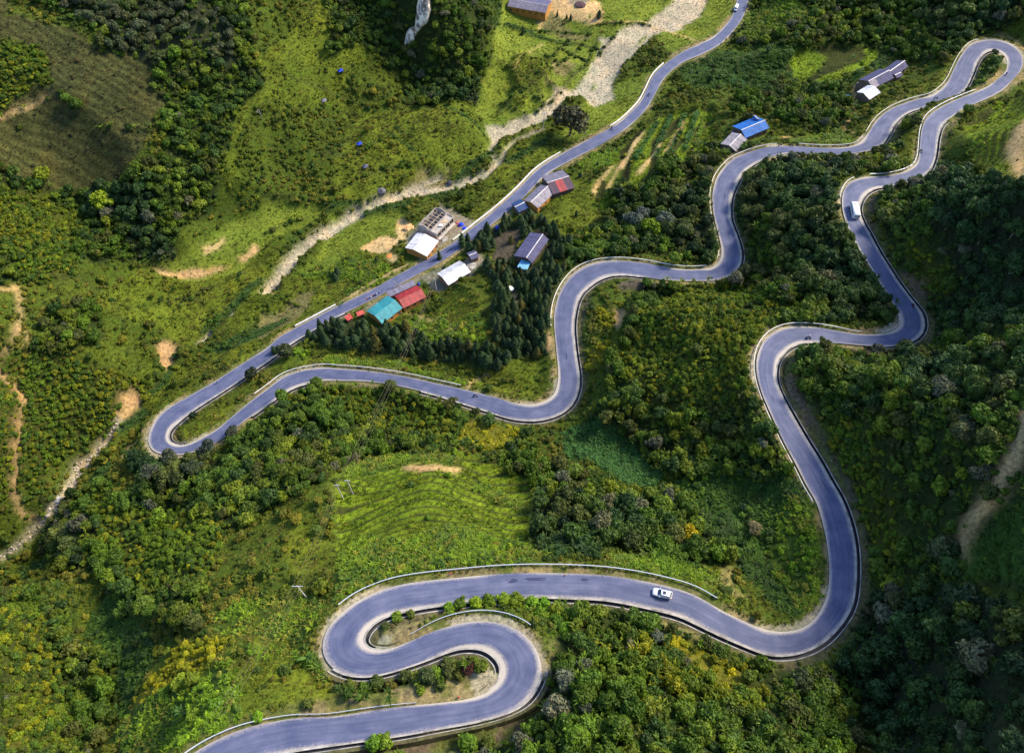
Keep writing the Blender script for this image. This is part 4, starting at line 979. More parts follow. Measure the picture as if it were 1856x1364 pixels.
# the unfinished concrete building
def unfinished():
    rh = 7.0; zb = hit(789, 400, 3)[2]; A, D, Cc = unproj(789, 375, zb+rh), unproj(757.8, 406.3, zb+rh), unproj(821.6, 391.3, zb+rh)
    d = (D-A)[:2]; L = np.linalg.norm(d); d /= L; n = np.array([-d[1], d[0]]); W = (Cc-A)[:2].dot(n); s = 1 if W > 0 else -1; W = abs(W)
    root = empty('unfinished_building', (A[0], A[1], zb), math.atan2(d[1], d[0]), 'unfinished roofless concrete house with open roof beams beside the road', 'building'); c = (A+D)[:2]/2+n*s*W/2; EXCL.append((c[0], c[1], 8))
    C_ = W_['conc']; y = lambda v: v*s
    for nm, cc, dd in (('wall', (L/2, y(.12), 3), (L, .24, 7.4)), ('wall', (.12, y(W/2), 3), (.24, W-.5, 7.4)), ('wall', (L-.12, y(W/2), 3), (.24, W-.5, 7.4))): MB().box(cc, dd).obj(nm, C_, root)
    # street side: piers and spandrels round openings
    yy = y(W-.12); nb = 4; bw_ = L/nb
    f = MB()
    for k in range(nb+1): f.box((min(max(k*bw_, .2), L-.2), yy, 3.0), (.4, .26, 7.3))
    for z, hgt in ((-.2, 1.0), (3.2, .9), (6.3, .9)): f.box((L/2, yy+.004*s, z), (L-.5, .22, hgt))
    f.obj('street_front', C_, root)
    for k in range(nb):
        for z in (1.55, 4.7):
            w = MB().box(((k+.5)*bw_, yy-s*.15, z), (bw_-.5, .06, 2.3)).obj('window', M['dark'], root)  # dark panel painted as the shade inside the opening
            MB().box(((k+.5)*bw_, yy-s*.06, z), (.08, .08, 2.3)).obj('frame', W_['ply'], w)
    MB().box((L/2, y(W+.55), 3.15), (L*.96, 1.1, .16)).obj('balcony', C_, root)
    MB().box((L/2, y(W/2), 3.2), (L-.5, W-.5, .2)).obj('floor', C_, root)
    MB().box((L/2, y(W*.83), 6.1), (L-.5, W*.30, .2)).obj('roof_terrace', C_, root)
    MB().box((L/2, y(W*.67), 5.1), (L-.5, .2, 3.7)).obj('inner_wall', C_, root)
    for k in (.33, .62): MB().box((L*k, y(W*.34), 4.7), (.2, W*.6, 2.8)).obj('inner_wall', C_, root)
    MB().box((L*.45, y(W*.34), 4.4), (L*.85, .18, 2.2)).obj('inner_wall', C_, root)
    for k in range(7): MB().box((L*(.07+.143*k), y(W*.34), 6.55), (.16, W*.64, .18)).obj('roof_beam', C_, root)
    for k in (.2, .45): MB().box((L/2, y(W*k), 6.75), (L-.5, .16, .2)).obj('roof_beam', W_['ply'], root)
    for x in (.12, L-.12): MB().add([(x-.12, y(.05), 6.7), (x-.12, y(W*.62), 6.7), (x-.12, y(W*.33), 8.0), (x+.12, y(.05), 6.7), (x+.12, y(W*.62), 6.7), (x+.12, y(W*.33), 8.0)], [(0, 1, 2), (5, 4, 3), (0, 3, 4, 1), (1, 4, 5, 2), (2, 5, 3, 0)]).obj('gable', C_, root)
    tag(MB().box((0, 0, 0), (2.2, 1.6, .12)).obj('plywood_stack', W_['ply'], loc=tuple(np.array([*(A[:2]+d*L*.35+n*s*W*.82), zb+6.28]))), 'stack of pale plywood boards on the terrace of the unfinished house', 'boards')
    tag(MB().box((0, 0, 0), (1.4, 1.0, .7)).obj('cement_bags', M['white'], loc=tuple(np.array([*(A[:2]+d*L*.6+n*s*W*.85), zb+6.6]))), 'white bags piled on the terrace of the unfinished house', 'bags')
    return root
unfinished()
# tarpaulins, piles, posts near the village
def heap(name, label, cat, px, py, r, h, mat, seed=1):
    b = hit(px, py); rs_ = np.random.RandomState(seed); import bmesh; bm = bmesh.new(); bmesh.ops.create_icosphere(bm, subdivisions=2, radius=1)
    for v in bm.verts: v.co = Vector((v.co.x*r*rs_.uniform(.75, 1.2), v.co.y*r*rs_.uniform(.75, 1.2), max(v.co.z, -.3)*h*rs_.uniform(.6, 1.2)))
    me = bpy.data.meshes.new(name); bm.to_mesh(me); bm.free(); me.materials.append(mat); o = link(name, me); o.location = b; tag(o, label, cat); EXCL.append((b[0], b[1], r)); return o
heap('tarpaulin_heap', 'heap of goods under bright blue tarpaulin right of the unfinished house', 'tarpaulin', 836, 408, 1.5, 1.4, R['tarp'], 2)
heap('tarpaulin_heap', 'smaller bright blue tarpaulin heap nearer the road guard wall', 'tarpaulin', 842, 414, 1.1, .8, R['tarp'], 3)
heap('brick_pile', 'reddish pile of bricks beside the blue tarpaulin heap', 'bricks', 829, 404, 1.1, .8, objvar('brick_pile', (.35, .13, .10), .9), 4)
heap('sand_pile', 'orange sand and rubbish pile left of the unfinished house', 'sand pile', 743, 412, 2.4, .6, objvar('orange_sand', (.62, .34, .16), .95), 5)
heap('tarpaulin_heap', 'blue tarpaulin over a shelter among trees by the road, upper one', 'tarpaulin', 914, 399, 1.1, 1.3, R['tarp'], 6)
heap('tarpaulin_heap', 'blue tarpaulin over a shelter among trees by the road, lower one', 'tarpaulin', 902, 413, 1.2, 1.0, R['tarp'], 7)
heap('rubble_pile', 'grey rubble behind the silver roofed barn', 'rubble', 856, 482, 2.2, .5, M['concrete'], 8)
heap('rubble_pile', 'pale rubble beside the road below the unfinished house', 'rubble', 806, 434, 1.8, .5, M['concrete'], 18)
heap('earth_heap', 'dark maroon heap of compost in the sandy yard at top', 'heap', 1053, 9, 3.4, .7, objvar('compost', (.07, .035, .045), .95), 9)
heap('blue_tank', 'small pale teal water tank beside the footpath', 'tank', 1536, 176, 1.3, 1.5, R['sky'], 10)
heap('cloth_heap', 'bright blue cloth beside the white roofed shed', 'cloth', 1563, 178, 1.0, .8, R['tarp'], 11)
heap('metal_sheet', 'small pale sheet lying among the conifers', 'sheet', 925, 523, 1.4, .4, M['white'], 12)
heap('sand_patch', 'orange and purple patch of sand left of the road', 'sand', 707, 464, 1.5, .25, objvar('orange_patch', (.62, .22, .06), .9), 13)
heap('blue_bin', 'blue barrel at the foot of the red roofed house', 'barrel', 759, 515, .7, 1.0, R['tarp'], 14)
# rock face of the bluff
EXCLP = [("752,8 782,-5 780,46 752,74 734,88 730,82 738,52 752,44", 0)]
def rockface():
    m, t, b = nt('pale_limestone', .9, .2); P = gpos(t); mp = t.nodes.new('ShaderNodeMapping'); mp.inputs['Scale'].default_value = (1, 1, .12); t.links.new(P, mp.inputs[0]); n = noise(t, .55, 6, mp.outputs[0], .7); n2 = noise(t, .35, 4, P)
    c = ramp(t, n, [(.30, (.07, .065, .075)), (.42, (.22, .20, .21)), (.48, (.80, .68, .54)), (.75, (.88, .78, .64))]); c = mix(t, c, (.16, .12, .09), ramp(t, n2, [(.5, (0, 0, 0)), (.62, (1, 1, 1))])); t.links.new(c, b.inputs['Base Color']); bump(t, b, n, .8, .5)
    for (p0, p1, p2, p3, lab, sd) in (((746, 76), (779, 50), (752, 8), (788, -8), 'tallest pale streaked limestone cliff on the wooded bluff', 2), ((730, 88), (753, 76), (737, 50), (757, 44), 'lower limestone face left under the tallest cliff', 5)):
        nu, nv = 22, 34; V = []; bl, br_, tl, tr_ = hit(*p0), hit(*p1), hit(*p2), hit(*p3)
        for i in range(nu):
            u = i/(nu-1); bot = bl*(1-u)+br_*u; top = tl*(1-u)+tr_*u
            for j in range(nv):
                v = j/(nv-1); p = bot*(1-v)+top*v; out = np.array([.15, -.75, .62]); g = float(height(p[0], p[1])); p[2] = max(p[2], g-.2)
                fl = (vnoise(np.array([u*14.]), np.array([v*1.5]), 3, sd)[0]-.5)*1.7+(vnoise(np.array([u*40.]), np.array([v*16.]), 3, sd+3)[0]-.5)*.6
                ed = min(u, 1-u)*6; ed2 = min(v, 1-v)*7; wob = vnoise(np.array([u*9.]), np.array([v*9.]), 3, sd+6)[0]*1.1
                V.append(p+out*(2.2+fl-max(0, 1-ed+wob*.6)*3.2-max(0, 1-ed2+wob*.6)*3.2))
        me = gridmesh('rock_face', V, nu, nv, [m], False); tag(link('rock_face', me), lab, 'cliff')
rockface()

# ------------------------------------------------------------------ planting
tx, ty, tz, tk, te, r = scatter(1, 1.0, 101, 1.9, 3.3)
rmin = np.array([KINDS[k][2][0] for k in KN]); rmax = np.array([KINDS[k][2][1] for k in KN])
tr = rmin[tk]+(rmax[tk]-rmin[tk])*r.rand(len(tk))**1.9
tr = np.minimum(tr, np.maximum(.9, te*.85-.6))
OPENK = [KID[k] for k in ('tan', 'soil', 'gravel', 'yard', 'crop', 'meadow', 'lush')]; clear = np.ones(len(tx), bool)
TRK = [KID[k] for k in ('tan', 'soil', 'gravel')]
for ax_, ay_ in ((0, 1.6), (0, 2.3), (.6, 1.6), (-.6, 1.6)):
    i_, j_ = lookup(tx+ax_*tr, ty+ay_*tr+.4); clear &= ~np.isin(KM[i_, j_], TRK)
for ax_, ay_ in ((1, 0), (-1, 0), (0, 1), (0, -1), (.7, -.7), (-.7, -.7)):
    i_, j_ = lookup(tx+ax_*tr*.95, ty+ay_*tr*.95); clear &= ~np.isin(KM[i_, j_], OPENK)
tx, ty, tz, tk, te, tr = [a[clear] for a in (tx, ty, tz, tk, te, tr)]
TC = pick_tint(tk, 0, tx, ty, r)
odd = r.rand(len(tk)); GREY = (odd < .04) & np.isin(tk, [KID[k] for k in ('wood', 'ywood', 'darkwood')]); TC[GREY] = np.array([.105, .115, .070])*r.uniform(.8, 1.2, (GREY.sum(), 1))
LIME = (odd > .955) & np.isin(tk, [KID[k] for k in ('wood', 'ywood')]); TC[LIME] = np.array([.10, .15, .016])*r.uniform(.9, 1.2, (LIME.sum(), 1))
# thin overlapping trunks
grid = {}; keep = []
for n in np.argsort(-tr):
    c = (int(tx[n]//4), int(ty[n]//4)); good = True
    for a in (-1, 0, 1):
        for b in (-1, 0, 1):
            for m_ in grid.get((c[0]+a, c[1]+b), ()):
                if (tx[n]-tx[m_])**2+(ty[n]-ty[m_])**2 < (.47*(tr[n]+tr[m_]))**2: good = False; break
            if not good: break
        if not good: break
    if good: grid.setdefault(c, []).append(n); keep.append(n)
keep = np.array(keep); ppx = ppy = None; tx, ty, tz, tk, tr, TC, GREY, LIME = [a[keep] for a in (tx, ty, tz, tk, tr, TC, GREY, LIME)]
ppx, ppy = project(tx, ty, tz+tr*1.4); dep = ty*CP-(tz-CAMZ)*SP; show = tr/dep*((ppx > 5) & (ppx < 1851) & (ppy > 5) & (ppy < 1359))
order = np.argsort(-show); ind = order[:300]; rest = order[300:]
ZONES = [("on dark slope in lower right corner", "1560,1040 1860,1060 1860,1364 1600,1364 1500,1200"),
 ("on hill below the lowest straight", "1000,1080 1400,1200 1560,1240 1600,1364 850,1364 960,1290"),
 ("inside loop of the lowest hairpin", "600,1215 900,1190 900,1260 700,1290 600,1290"),
 ("right of the long steep straight", "1420,620 1600,600 1700,600 1700,1080 1560,1080"),
 ("beside dirt track at right edge", "1700,600 1860,600 1860,1080 1700,1080"),
 ("on slope above the minibus bend", "1580,330 1860,300 1860,610 1680,600"),
 ("left of the minibus road", "1320,280 1560,280 1640,600 1400,600"),
 ("on the central hillside", "1040,500 1400,500 1400,760 1480,900 1240,900 1040,760"),
 ("in hollow above the lowest straight", "950,800 1240,880 1490,900 1490,1120 1330,1070 960,1010"),
 ("on ridge behind the terraced field", "400,680 960,760 960,860 800,815 620,850 600,920 400,900"),
 ("above the stream at lower left", "60,840 420,860 480,960 380,1160 180,1060 60,1010"),
 ("in wood in lower left corner", "-20,1010 220,1060 240,1364 -20,1364"),
 ("on grassy hill left of lowest hairpin", "220,940 640,900 640,1290 300,1364 220,1364"),
 ("on far left hillside beyond stream", "-20,250 500,250 500,700 200,850 -20,850"),
 ("on wooded shoulder at upper left", "-20,-20 620,-20 620,350 -20,250"),
 ("on rocky bluff at the top", "600,-20 950,-20 900,250 600,250")]
COLW = [("dark green", lambda c: c[1] < .048), ("lime green", lambda c: c[1] > .14 and c[0] < .12), ("yellowish green", lambda c: c[0] > .9*c[1] and c[1] > .085), ("olive green", lambda c: c[0] > .82*c[1]), ("mid green", lambda c: True)]
def place_words(px, py):
    for w, p in ZONES:
        if bool(inside(p, np.array([px]), np.array([py]))[0]): return w
    return "beside the winding road" if py > 500 else "in upper part of the valley"
SIZEW = lambda r: "small" if r < 1.7 else ("medium" if r < 2.35 else "large")
def make_tree(name, crown, trunk, x, y, z, s, tint, rz, label, group, sz=1.0, lift=1.15, cat='tree'):
    root = empty(name, (x, y, z-.1), rz, label, cat, group)
    c = link('crown', crown, root); c.location = (0, 0, s*lift); c.scale = (s, s, s*sz); c['tint'] = [float(v) for v in tint]
    t = link('trunk', trunk, root); t.scale = (s, s, s)
    return root
def uniq(labs, xs):
    """same-looking neighbours are told apart by their order across the picture"""
    ORD = ["", "second ", "third ", "fourth ", "fifth ", "sixth ", "seventh ", "eighth ", "ninth ", "tenth ", "eleventh ", "twelfth "]
    g = {}; out = list(labs)
    for i, l in enumerate(labs): g.setdefault(l, []).append(i)
    for l, ids in g.items():
        if len(ids) < 2: continue
        ids.sort(key=lambda i: xs[i]); h = (len(ids)+1)//2
        for q, i in enumerate(ids):
            out[i] = (ORD[q] + "leftmost " + l) if q < h else (ORD[len(ids)-1-q] + "rightmost " + l)
    return out
def tree_words(c, r, g, x, y):
    cw = "grey leaved" if g else next(w for w, f in COLW if f(c)); return f"{SIZEW(r)} {cw} {random.choice(['round crowned', 'bushy', 'spreading', 'dense'])} tree {place_words(x, y)}"
labs = uniq([tree_words(TC[n], tr[n], GREY[n], ppx[n], ppy[n]) for n in ind], [ppx[n] for n in ind])
for n, lab in zip(ind, labs):
    g = GREY[n]
    make_tree('broadleaf_tree', random.choice(OPEN_CROWN if g else TREE_CROWN), random.choice(TREE_TRUNK), tx[n], ty[n], tz[n], tr[n], TC[n], random.uniform(0, 6.28), lab, f"broadleaf trees {place_words(ppx[n], ppy[n])}", random.uniform(.85, 1.35))
# -- prototypes for uncountable growth are plants that stand in the scene
PC = {}
def protocol(key, objs):
    c = bpy.data.collections.new(key); SC.collection.children.link(c)
    for o in objs: c.objects.link(o)
    PC[key] = c
def gn_scatter(name, label, cat, key, nk, P, rot, scl, tint, rr):
    me = bpy.data.meshes.new(name); me.vertices.add(len(P)); me.vertices.foreach_set('co', P.astype(np.float32).ravel())
    def at(n, t, v, f): a = me.attributes.new(n, t, 'POINT'); a.data.foreach_set(f, v.ravel())
    at('rot', 'FLOAT_VECTOR', rot.astype(np.float32), 'vector'); at('scl', 'FLOAT_VECTOR', scl.astype(np.float32), 'vector')
    at('pick', 'INT', rr.randint(0, nk, len(P)).astype(np.int32), 'value'); at('tint', 'FLOAT_COLOR', np.concatenate([tint, np.ones((len(P), 1))], 1).astype(np.float32), 'color')
    o = link(name, me); tag(o, label, cat, None, 'stuff')
    ng = bpy.data.node_groups.new(name, 'GeometryNodeTree'); ng.interface.new_socket('Geometry', in_out='INPUT', socket_type='NodeSocketGeometry'); ng.interface.new_socket('Geometry', in_out='OUTPUT', socket_type='NodeSocketGeometry')
    gi = ng.nodes.new('NodeGroupInput'); go = ng.nodes.new('NodeGroupOutput'); iop = ng.nodes.new('GeometryNodeInstanceOnPoints'); ci = ng.nodes.new('GeometryNodeCollectionInfo')
    ci.inputs['Collection'].default_value = PC[key]; ci.inputs['Separate Children'].default_value = True; ci.inputs['Reset Children'].default_value = True
    iop.inputs['Pick Instance'].default_value = True
    def na(n, t):
        a = ng.nodes.new('GeometryNodeInputNamedAttribute'); a.data_type = t; a.inputs['Name'].default_value = n; return a.outputs['Attribute']
    L = ng.links.new; L(gi.outputs[0], iop.inputs['Points']); L(ci.outputs[0], iop.inputs['Instance']); L(na('pick', 'INT'), iop.inputs['Instance Index'])
    e2r = ng.nodes.new('FunctionNodeEulerToRotation'); L(na('rot', 'FLOAT_VECTOR'), e2r.inputs[0]); L(e2r.outputs[0], iop.inputs['Rotation']); L(na('scl', 'FLOAT_VECTOR'), iop.inputs['Scale'])
    L(iop.outputs[0], go.inputs[0]); md = o.modifiers.new('growth', 'NODES'); md.node_group = ng; return o
def rots(n, rr, tilt=.12): return np.stack([rr.uniform(-tilt, tilt, n), rr.uniform(-tilt, tilt, n), rr.uniform(0, 6.283, n)], 1)
# proto instances of crowns: the crowns of three large trees of the scene
def crownproto(meshes, key, where, label, name, s=2.0, tint=(.05, .08, .015)):
    ob = []
    for m_, (px, py) in zip(meshes, where):
        b = hit(px, py); root = make_tree(name, m_, random.choice(TREE_TRUNK), b[0], b[1], b[2], s, tint, 0, label, None)
        label = label
        ob.append([c for c in root.children][0])
    protocol(key, ob)
treewhere = [(1560, 700), (1130, 980), (520, 760), (1720, 760), (1640, 820), (1780, 900), (1450, 1300), (1320, 1290), (1180, 1300), (1260, 640), (1200, 730), (1300, 780)]
lw = ["open tree right of bend at the steep straight", "open tree in hollow above the lowest straight", "open tree on ridge behind the terraced field", "tree left of the dirt track at the right edge", "tree on the slope beside the long steep straight", "tree close to the dirt track at right", "tree at the foot of the dark slope at bottom", "tree at the bottom middle right of the photo", "tree below the yellow bushes at the bottom", "tree on the hillside left of the steep straight", "tree in the middle of the central hillside", "tree low on the central hillside"]
ob = []
for m_, (px, py), w_ in zip(OPEN_CROWN+TREE_CROWN, treewhere, lw):
    b = hit(px, py); rt = make_tree('broadleaf_tree', m_, TREE_TRUNK[0], b[0], b[1], b[2], 2.2, (.055, .08, .016), 0, 'full crowned mid green '+w_, 'full crowned trees of the hillsides')
    c = rt.children[0]; c.name = 'crown'; ob.append(c)
protocol('tree_crowns', ob)
rr = np.random.RandomState(3); n = len(rest)
P = np.stack([tx[rest], ty[rest], tz[rest]+tr[rest]*1.1], 1)
gn_scatter('forest_canopy', 'mass of broadleaf treetops covering the hillsides and gullies', 'forest', 'tree_crowns', len(TREE_CROWN)+3, P, rots(n, rr), tr[rest][:, None]*rr.uniform(.75, 1.2, (n, 3))*np.array([1, 1, 1.12]), TC[rest], rr)
# shrubs
bx, by, bz, bk, be, r = scatter(3, 1.6, 202, 1.6, 2.1)
br = r.uniform(.45, 1.25, len(bx))*np.where(np.isin(bk, [KID['meadow'], KID['grass'], KID['dry']]), .75, 1); br = np.minimum(br, np.maximum(.4, (be-1.6)*.8)); BC = pick_tint(bk, 1, bx, by, r)
ob = []
bw = [(250, 1255), (470, 1215), (655, 1260), (880, 1350)]
for m_, (px, py), w_ in zip(BUSH, bw, ["beside the gully at lower left", "under the tall grass left of the lowest hairpin", "in the loop above the lowest road", "at the bottom edge below the lowest road"]):
    b = hit(px, py); o = link('shrub', m_); o.location = (b[0], b[1], b[2]+.5); o.scale = (1.1,)*3; o['tint'] = [.08, .12, .016]; tag(o, 'low round green shrub '+w_, 'shrub', 'low shrubs'); ob.append(o)
protocol('shrubs', ob)
n = len(bx); P = np.stack([bx, by, bz+br*.35], 1); gn_scatter('undergrowth', 'tangle of low bushes covering the hillsides', 'undergrowth', 'shrubs', 4, P, rots(n, rr), br[:, None]*rr.uniform(.8, 1.25, (n, 3)), BC, rr)
# tufts and long-leaved plants
gx, gy, gz, gk, ge, r = scatter(4, 4.0, 303, 1.0, 1.7)
TK = np.isin(gk, [KID[k] for k in ('lush', 'crop', 'reed', 'low')]) | (r.rand(len(gk)) < .06)
GC = pick_tint(gk, 2, gx, gy, r)
i_, j_ = lookup(gx, gy); GC = GC*(.75+.5*STEPV[i_, j_])[:, None]
WD = np.isin(gk, [KID[k] for k in ('wood', 'darkwood', 'ywood')]); TH = gk == KID['thicket']; TK |= WD | TH; wt = pick_tint(gk, 0, gx, gy, r)*1.15; GC = np.where((WD | TH)[:, None], wt, GC)
crop = gk == KID['crop']; ang = .25; q = gy*math.cos(ang)+gx*math.sin(ang); dq = (np.round(q/1.05)*1.05-q)*.85; gx = np.where(crop, gx+dq*math.sin(ang), gx); gy = np.where(crop, gy+dq*math.cos(ang), gy); gz = height(gx, gy)
ti, tj = lookup(gx, gy); gz = gz+np.where(WD, r.uniform(.9, 2.6, len(gx)), 0)+np.where(TH, .3, 0); LS = np.where(WD, 1.35, 1.0)*np.where(TH, .85, 1.0); onr = (edgeT[ti, tj, 0] > .25) & (r.rand(len(gx)) < .9); gx, gy, gz, gk, TK, GC, LS = [a[~onr] for a in (gx, gy, gz, gk, TK, GC, LS)]
for key, name, lab, cat, meshes, where, sel, sc0, sc1 in (
    ('tufts', 'grass', 'rough grass growing over the slopes and field edges', 'grass', TUFT, [(520, 1010), (560, 1010), (440, 1050)], ~TK, .55, 1.35),
    ('tall_plants', 'long_leaved_plants', 'tall long-leaved grass, maize and reeds in bright patches', 'tall grass', TALL, [(1100, 830), (700, 1010), (500, 1120)], TK & (r.rand(len(gk)) < .75), .6, 1.6)):
    ob = []
    for m_, (px, py) in zip(meshes, where):
        b = hit(px, py); o = link('grass_clump' if key == 'tufts' else 'tall_grass_clump', m_); o.location = b; o['tint'] = [.12, .15, .02]; tag(o, lab.split(' growing')[0]+' in one clump', cat, None, 'stuff'); ob.append(o)
    protocol(key, ob)
    m = int(sel.sum()); P = np.stack([gx[sel], gy[sel], gz[sel]], 1); gn_scatter(name, lab, cat, key, 3, P, rots(m, rr, .2), rr.uniform(sc0, sc1, (m, 1))*rr.uniform(.85, 1.2, (m, 3))*LS[sel][:, None], GC[sel], rr)
print('TREES', len(tx), 'BUSH', len(bx), 'TUFT', len(gx))

# ------------------------------------------------------------------ conifers
def conifers():
    r = np.random.RandomState(77); x, y, z, _ = cand(130000, 78)[:4]; i, j = lookup(x, y); ok = (KM[i, j] == KID['pine']) & (E[i, j] > 2.5) & ~excluded(x, y, .8); x, y, z = x[ok], y[ok], z[ok]; out = []
    for n in range(len(x)):
        if all((x[n]-a[0])**2+(y[n]-a[1])**2 > 2.1**2 for a in out): out.append((x[n], y[n], z[n], r.uniform(1.1, 2.5)))
    return out
CN = conifers()[:285]
for px, py, s in ((797, 470, 1.5), (741, 461, 2.4), (612, 497, 1.9), (609, 507, 1.5), (838, 446, 2.3), (848, 440, 2.0), (1010, 30, 1.0), (1027, 35, 1.1), (1034, 37, 1.3), (947, 63, 1.2), (1085, 33, 1.7), (1052, 320, 1.1), (1044, 392, 1.0), (683, 474, .9), (1083, 300, 1.0), (926, 440, 1.6), (905, 425, 1.4), (872, 430, 1.7), (885, 446, 1.6), (500, 640, 1.6)):
    b = hit(px, py); CN.append((b[0], b[1], b[2], s))
CZ = [("behind coral roofed sheds", "530,580 700,570 700,650 530,650"), ("in row above lower switchback", "690,560 960,560 960,700 690,700"), ("left of the S bend", "900,470 1060,470 1060,660 900,660"), ("around slate roofed farmhouse", "830,380 1060,380 1060,500 830,500"), ("in the valley fields", "0,0 1856,0 1856,1364 0,1364")]
labs = []; xs = []
for k, (x, y, z, s) in enumerate(CN):
    px, py = project(x, y, z+s*1.5); zw = next((w for w, p in CZ if bool(inside(p, np.array([px]), np.array([py]))[0])), "beside the valley road"); CN[k] = (x, y, z, s, zw)
    labs.append(f"{'tall' if s > 1.8 else ('slim' if s > 1.5 else 'small')} {random.choice(['dark green', 'blackish green', 'bottle green', 'deep green'])} {random.choice(['pointed', 'columnar', 'ragged'])} conifer {zw}"); xs.append(px)
labs = uniq(labs, xs)
for (x, y, z, s, zw), lab in zip(CN, labs):
    c = .8+.5*random.random(); tn = (.028*c, .056*c, .020*c) if random.random() > .08 else (.085, .085, .02)
    if not excluded(np.array([x]), np.array([y]), -.3)[0]: make_tree('conifer_tree', random.choice(CON_CROWN), CON_TRUNK, x, y, z, s, tn, random.uniform(0, 6.28), lab, 'conifers '+zw, random.uniform(.75, 1.35), .35).rotation_euler[0] = random.uniform(-.07, .07)
# ------------------------------------------------------------------ single trees one notices
def special(px, py, r, tint, label, open_=False, trunk=None, sz=1.0, name='broadleaf_tree'):
    z = hit(px, py)[2]
    for _ in range(4): p = unproj(px, py, z+r*1.15); z = float(height(p[0], p[1]))
    for _ in range(20):
        i, j = lookup(p[0], p[1]); k = RK[i, j]
        if E[i, j] > (2.6 if OD[i, j] else 1.2)+.35*r: break
        sg = 1 if (p[:2]-RC[k, :2]).dot(RN[k]) > 0 else -1; p = p+np.array([*(RN[k]*sg*.5), 0])
    z = float(height(p[0], p[1]))
    make_tree(name, random.choice(OPEN_CROWN if open_ else TREE_CROWN), trunk or random.choice(TREE_TRUNK), p[0], p[1], z, r, tint, random.uniform(0, 6), label, None, sz)
YG = (.15, .23, .010)
for a in ((1182, 410, 4.2, YG, 'bright lime green tree among grey trees above the S bend', True), (183, 362, 4.8, (.15, .22, .01), 'bright lime green round tree at the foot of the brown field'), (95, 340, 3.4, (.17, .21, .01), 'narrow yellow green tree at the lower edge of brown field'),
    (290, 937, 3.6, (.13, .21, .014), 'bright green feathery tree above the lower left wood', True), (327, 1110, 3.3, (.10, .13, .012), 'round olive tree standing alone left of maize field'), (1250, 968, 2.6, (.34, .28, .01), 'bright yellow leaved tree in hollow above the lowest straight', True), (1367, 958, 2.2, (.22, .18, .09), 'pale tan leaved tree in the hollow beside yellow tree', True),
    (1008, 1275, 3.4, (.13, .14, .10), 'large pale grey tree at the outer edge of lower hairpin', True), (1025, 1235, 2.6, (.10, .12, .09), 'grey green tree above the large pale grey one', True), (975, 1262, 1.8, (.03, .06, .018), 'small dark green tree touching the road edge at lower hairpin'), (1190, 1150, 1.9, (.12, .14, .10), 'small grey tree near yellow bushes below lowest straight', True),
    (1150, 400, 4.4, (.10, .125, .10), 'left one of the three grey blue trees above S bend', True), (1205, 395, 4.4, (.09, .115, .10), 'right one of the three grey blue trees above S bend', True), (1165, 385, 3.6, (.11, .13, .11), 'rear one of the three grey blue trees above S bend', True),
    (1312, 488, 3.3, (.09, .10, .07), 'grey brown tree standing at the road edge by crossing', True), (1222, 486, 2.8, (.13, .20, .02), 'lime green tree at the near road edge by S bend'), (1350, 488, 2.6, (.07, .085, .035), 'olive tree at ditch corner where road turns'), (497, 700, 3.2, (.11, .20, .02), 'light green tree growing between the two road legs at left', True), (452, 675, 2.6, (.02, .03, .015), 'dark tree between the two road legs at left'),
    (503, 630, 3.2, (.03, .045, .02), 'dark spreading tree hiding the valley road'), (349, 752, 1.5, (.02, .04, .016), 'small dark round shrub in the lower left hairpin'), (1037, 216, 8.2, (.075, .072, .036), 'huge dark brown green lone tree beside the valley stream', True), (575, 672, 2.6, (.09, .15, .015), 'bright green tree at near edge of left road leg'),
    (310, 825, 3.6, (.045, .06, .045), 'grey dark tree hiding the lower left hairpin', True), (378, 812, 3.6, (.04, .055, .04), 'grey dark tree over the road right of hairpin', True), (345, 850, 3.6, (.035, .055, .03), 'dark tree below the lower left hairpin'), (275, 855, 3.8, (.05, .065, .05), 'grey blue tree at left below the hairpin', True), (415, 775, 2.6, (.05, .065, .04), 'thin grey tree beside shaded road leg', True),
    (712, 690, 2.6, (.08, .11, .025), 'olive tree leaning over the middle road leg'), (868, 742, 1.9, (.06, .08, .02), 'small olive tree at the ditch by the motorbike', True), (1620, 300, 3.2, (.12, .18, .02), 'feathery light green tree beside minibus road', True), (1745, 190, 2.4, (.10, .16, .02), 'small light green tree by the top hairpin road', True), (1800, 106, 2.0, (.08, .14, .018), 'slim green tree inside the top hairpin'),
    (850, 1208, 1.7, (.055, .020, .016), 'dark red leaved bush inside the lowest loop', True), (872, 1205, 1.7, (.13, .17, .016), 'bright green bush beside the dark red one'), (765, 1195, 2.1, (.045, .07, .02), 'olive tree over ditch inside the lowest loop'), (1815, 500, 3.6, (.05, .06, .025), 'brownish tree on right hillside beyond minibus road'), (1455, 1235, 3.0, (.05, .07, .03), 'dull green tree below the sharp lower bend'), (1497, 1255, 3.0, (.09, .14, .015), 'bright green round tree below the sharp lower bend'),
    (1290, 290, 1.8, (.05, .08, .02), 'small green tree left of upper road bend'), (1825, 990, 3.0, (.06, .075, .03), 'dull olive tree right of the dirt track'), (1690, 1010, 3.4, (.07, .09, .035), 'broad pale olive tree at the end of dirt track'), (1700, 820, 3.3, (.075, .09, .035), 'pale olive tree left of dirt track bend'), (1620, 1080, 3.2, (.07, .08, .05), 'grey green tree right of the long steep straight', True), (1740, 1090, 3.8, (.03, .055, .02), 'large dark green tree under the dirt track end')):
    special(a[0], a[1], a[2], a[3], a[4], len(a) > 5)
SHR = []
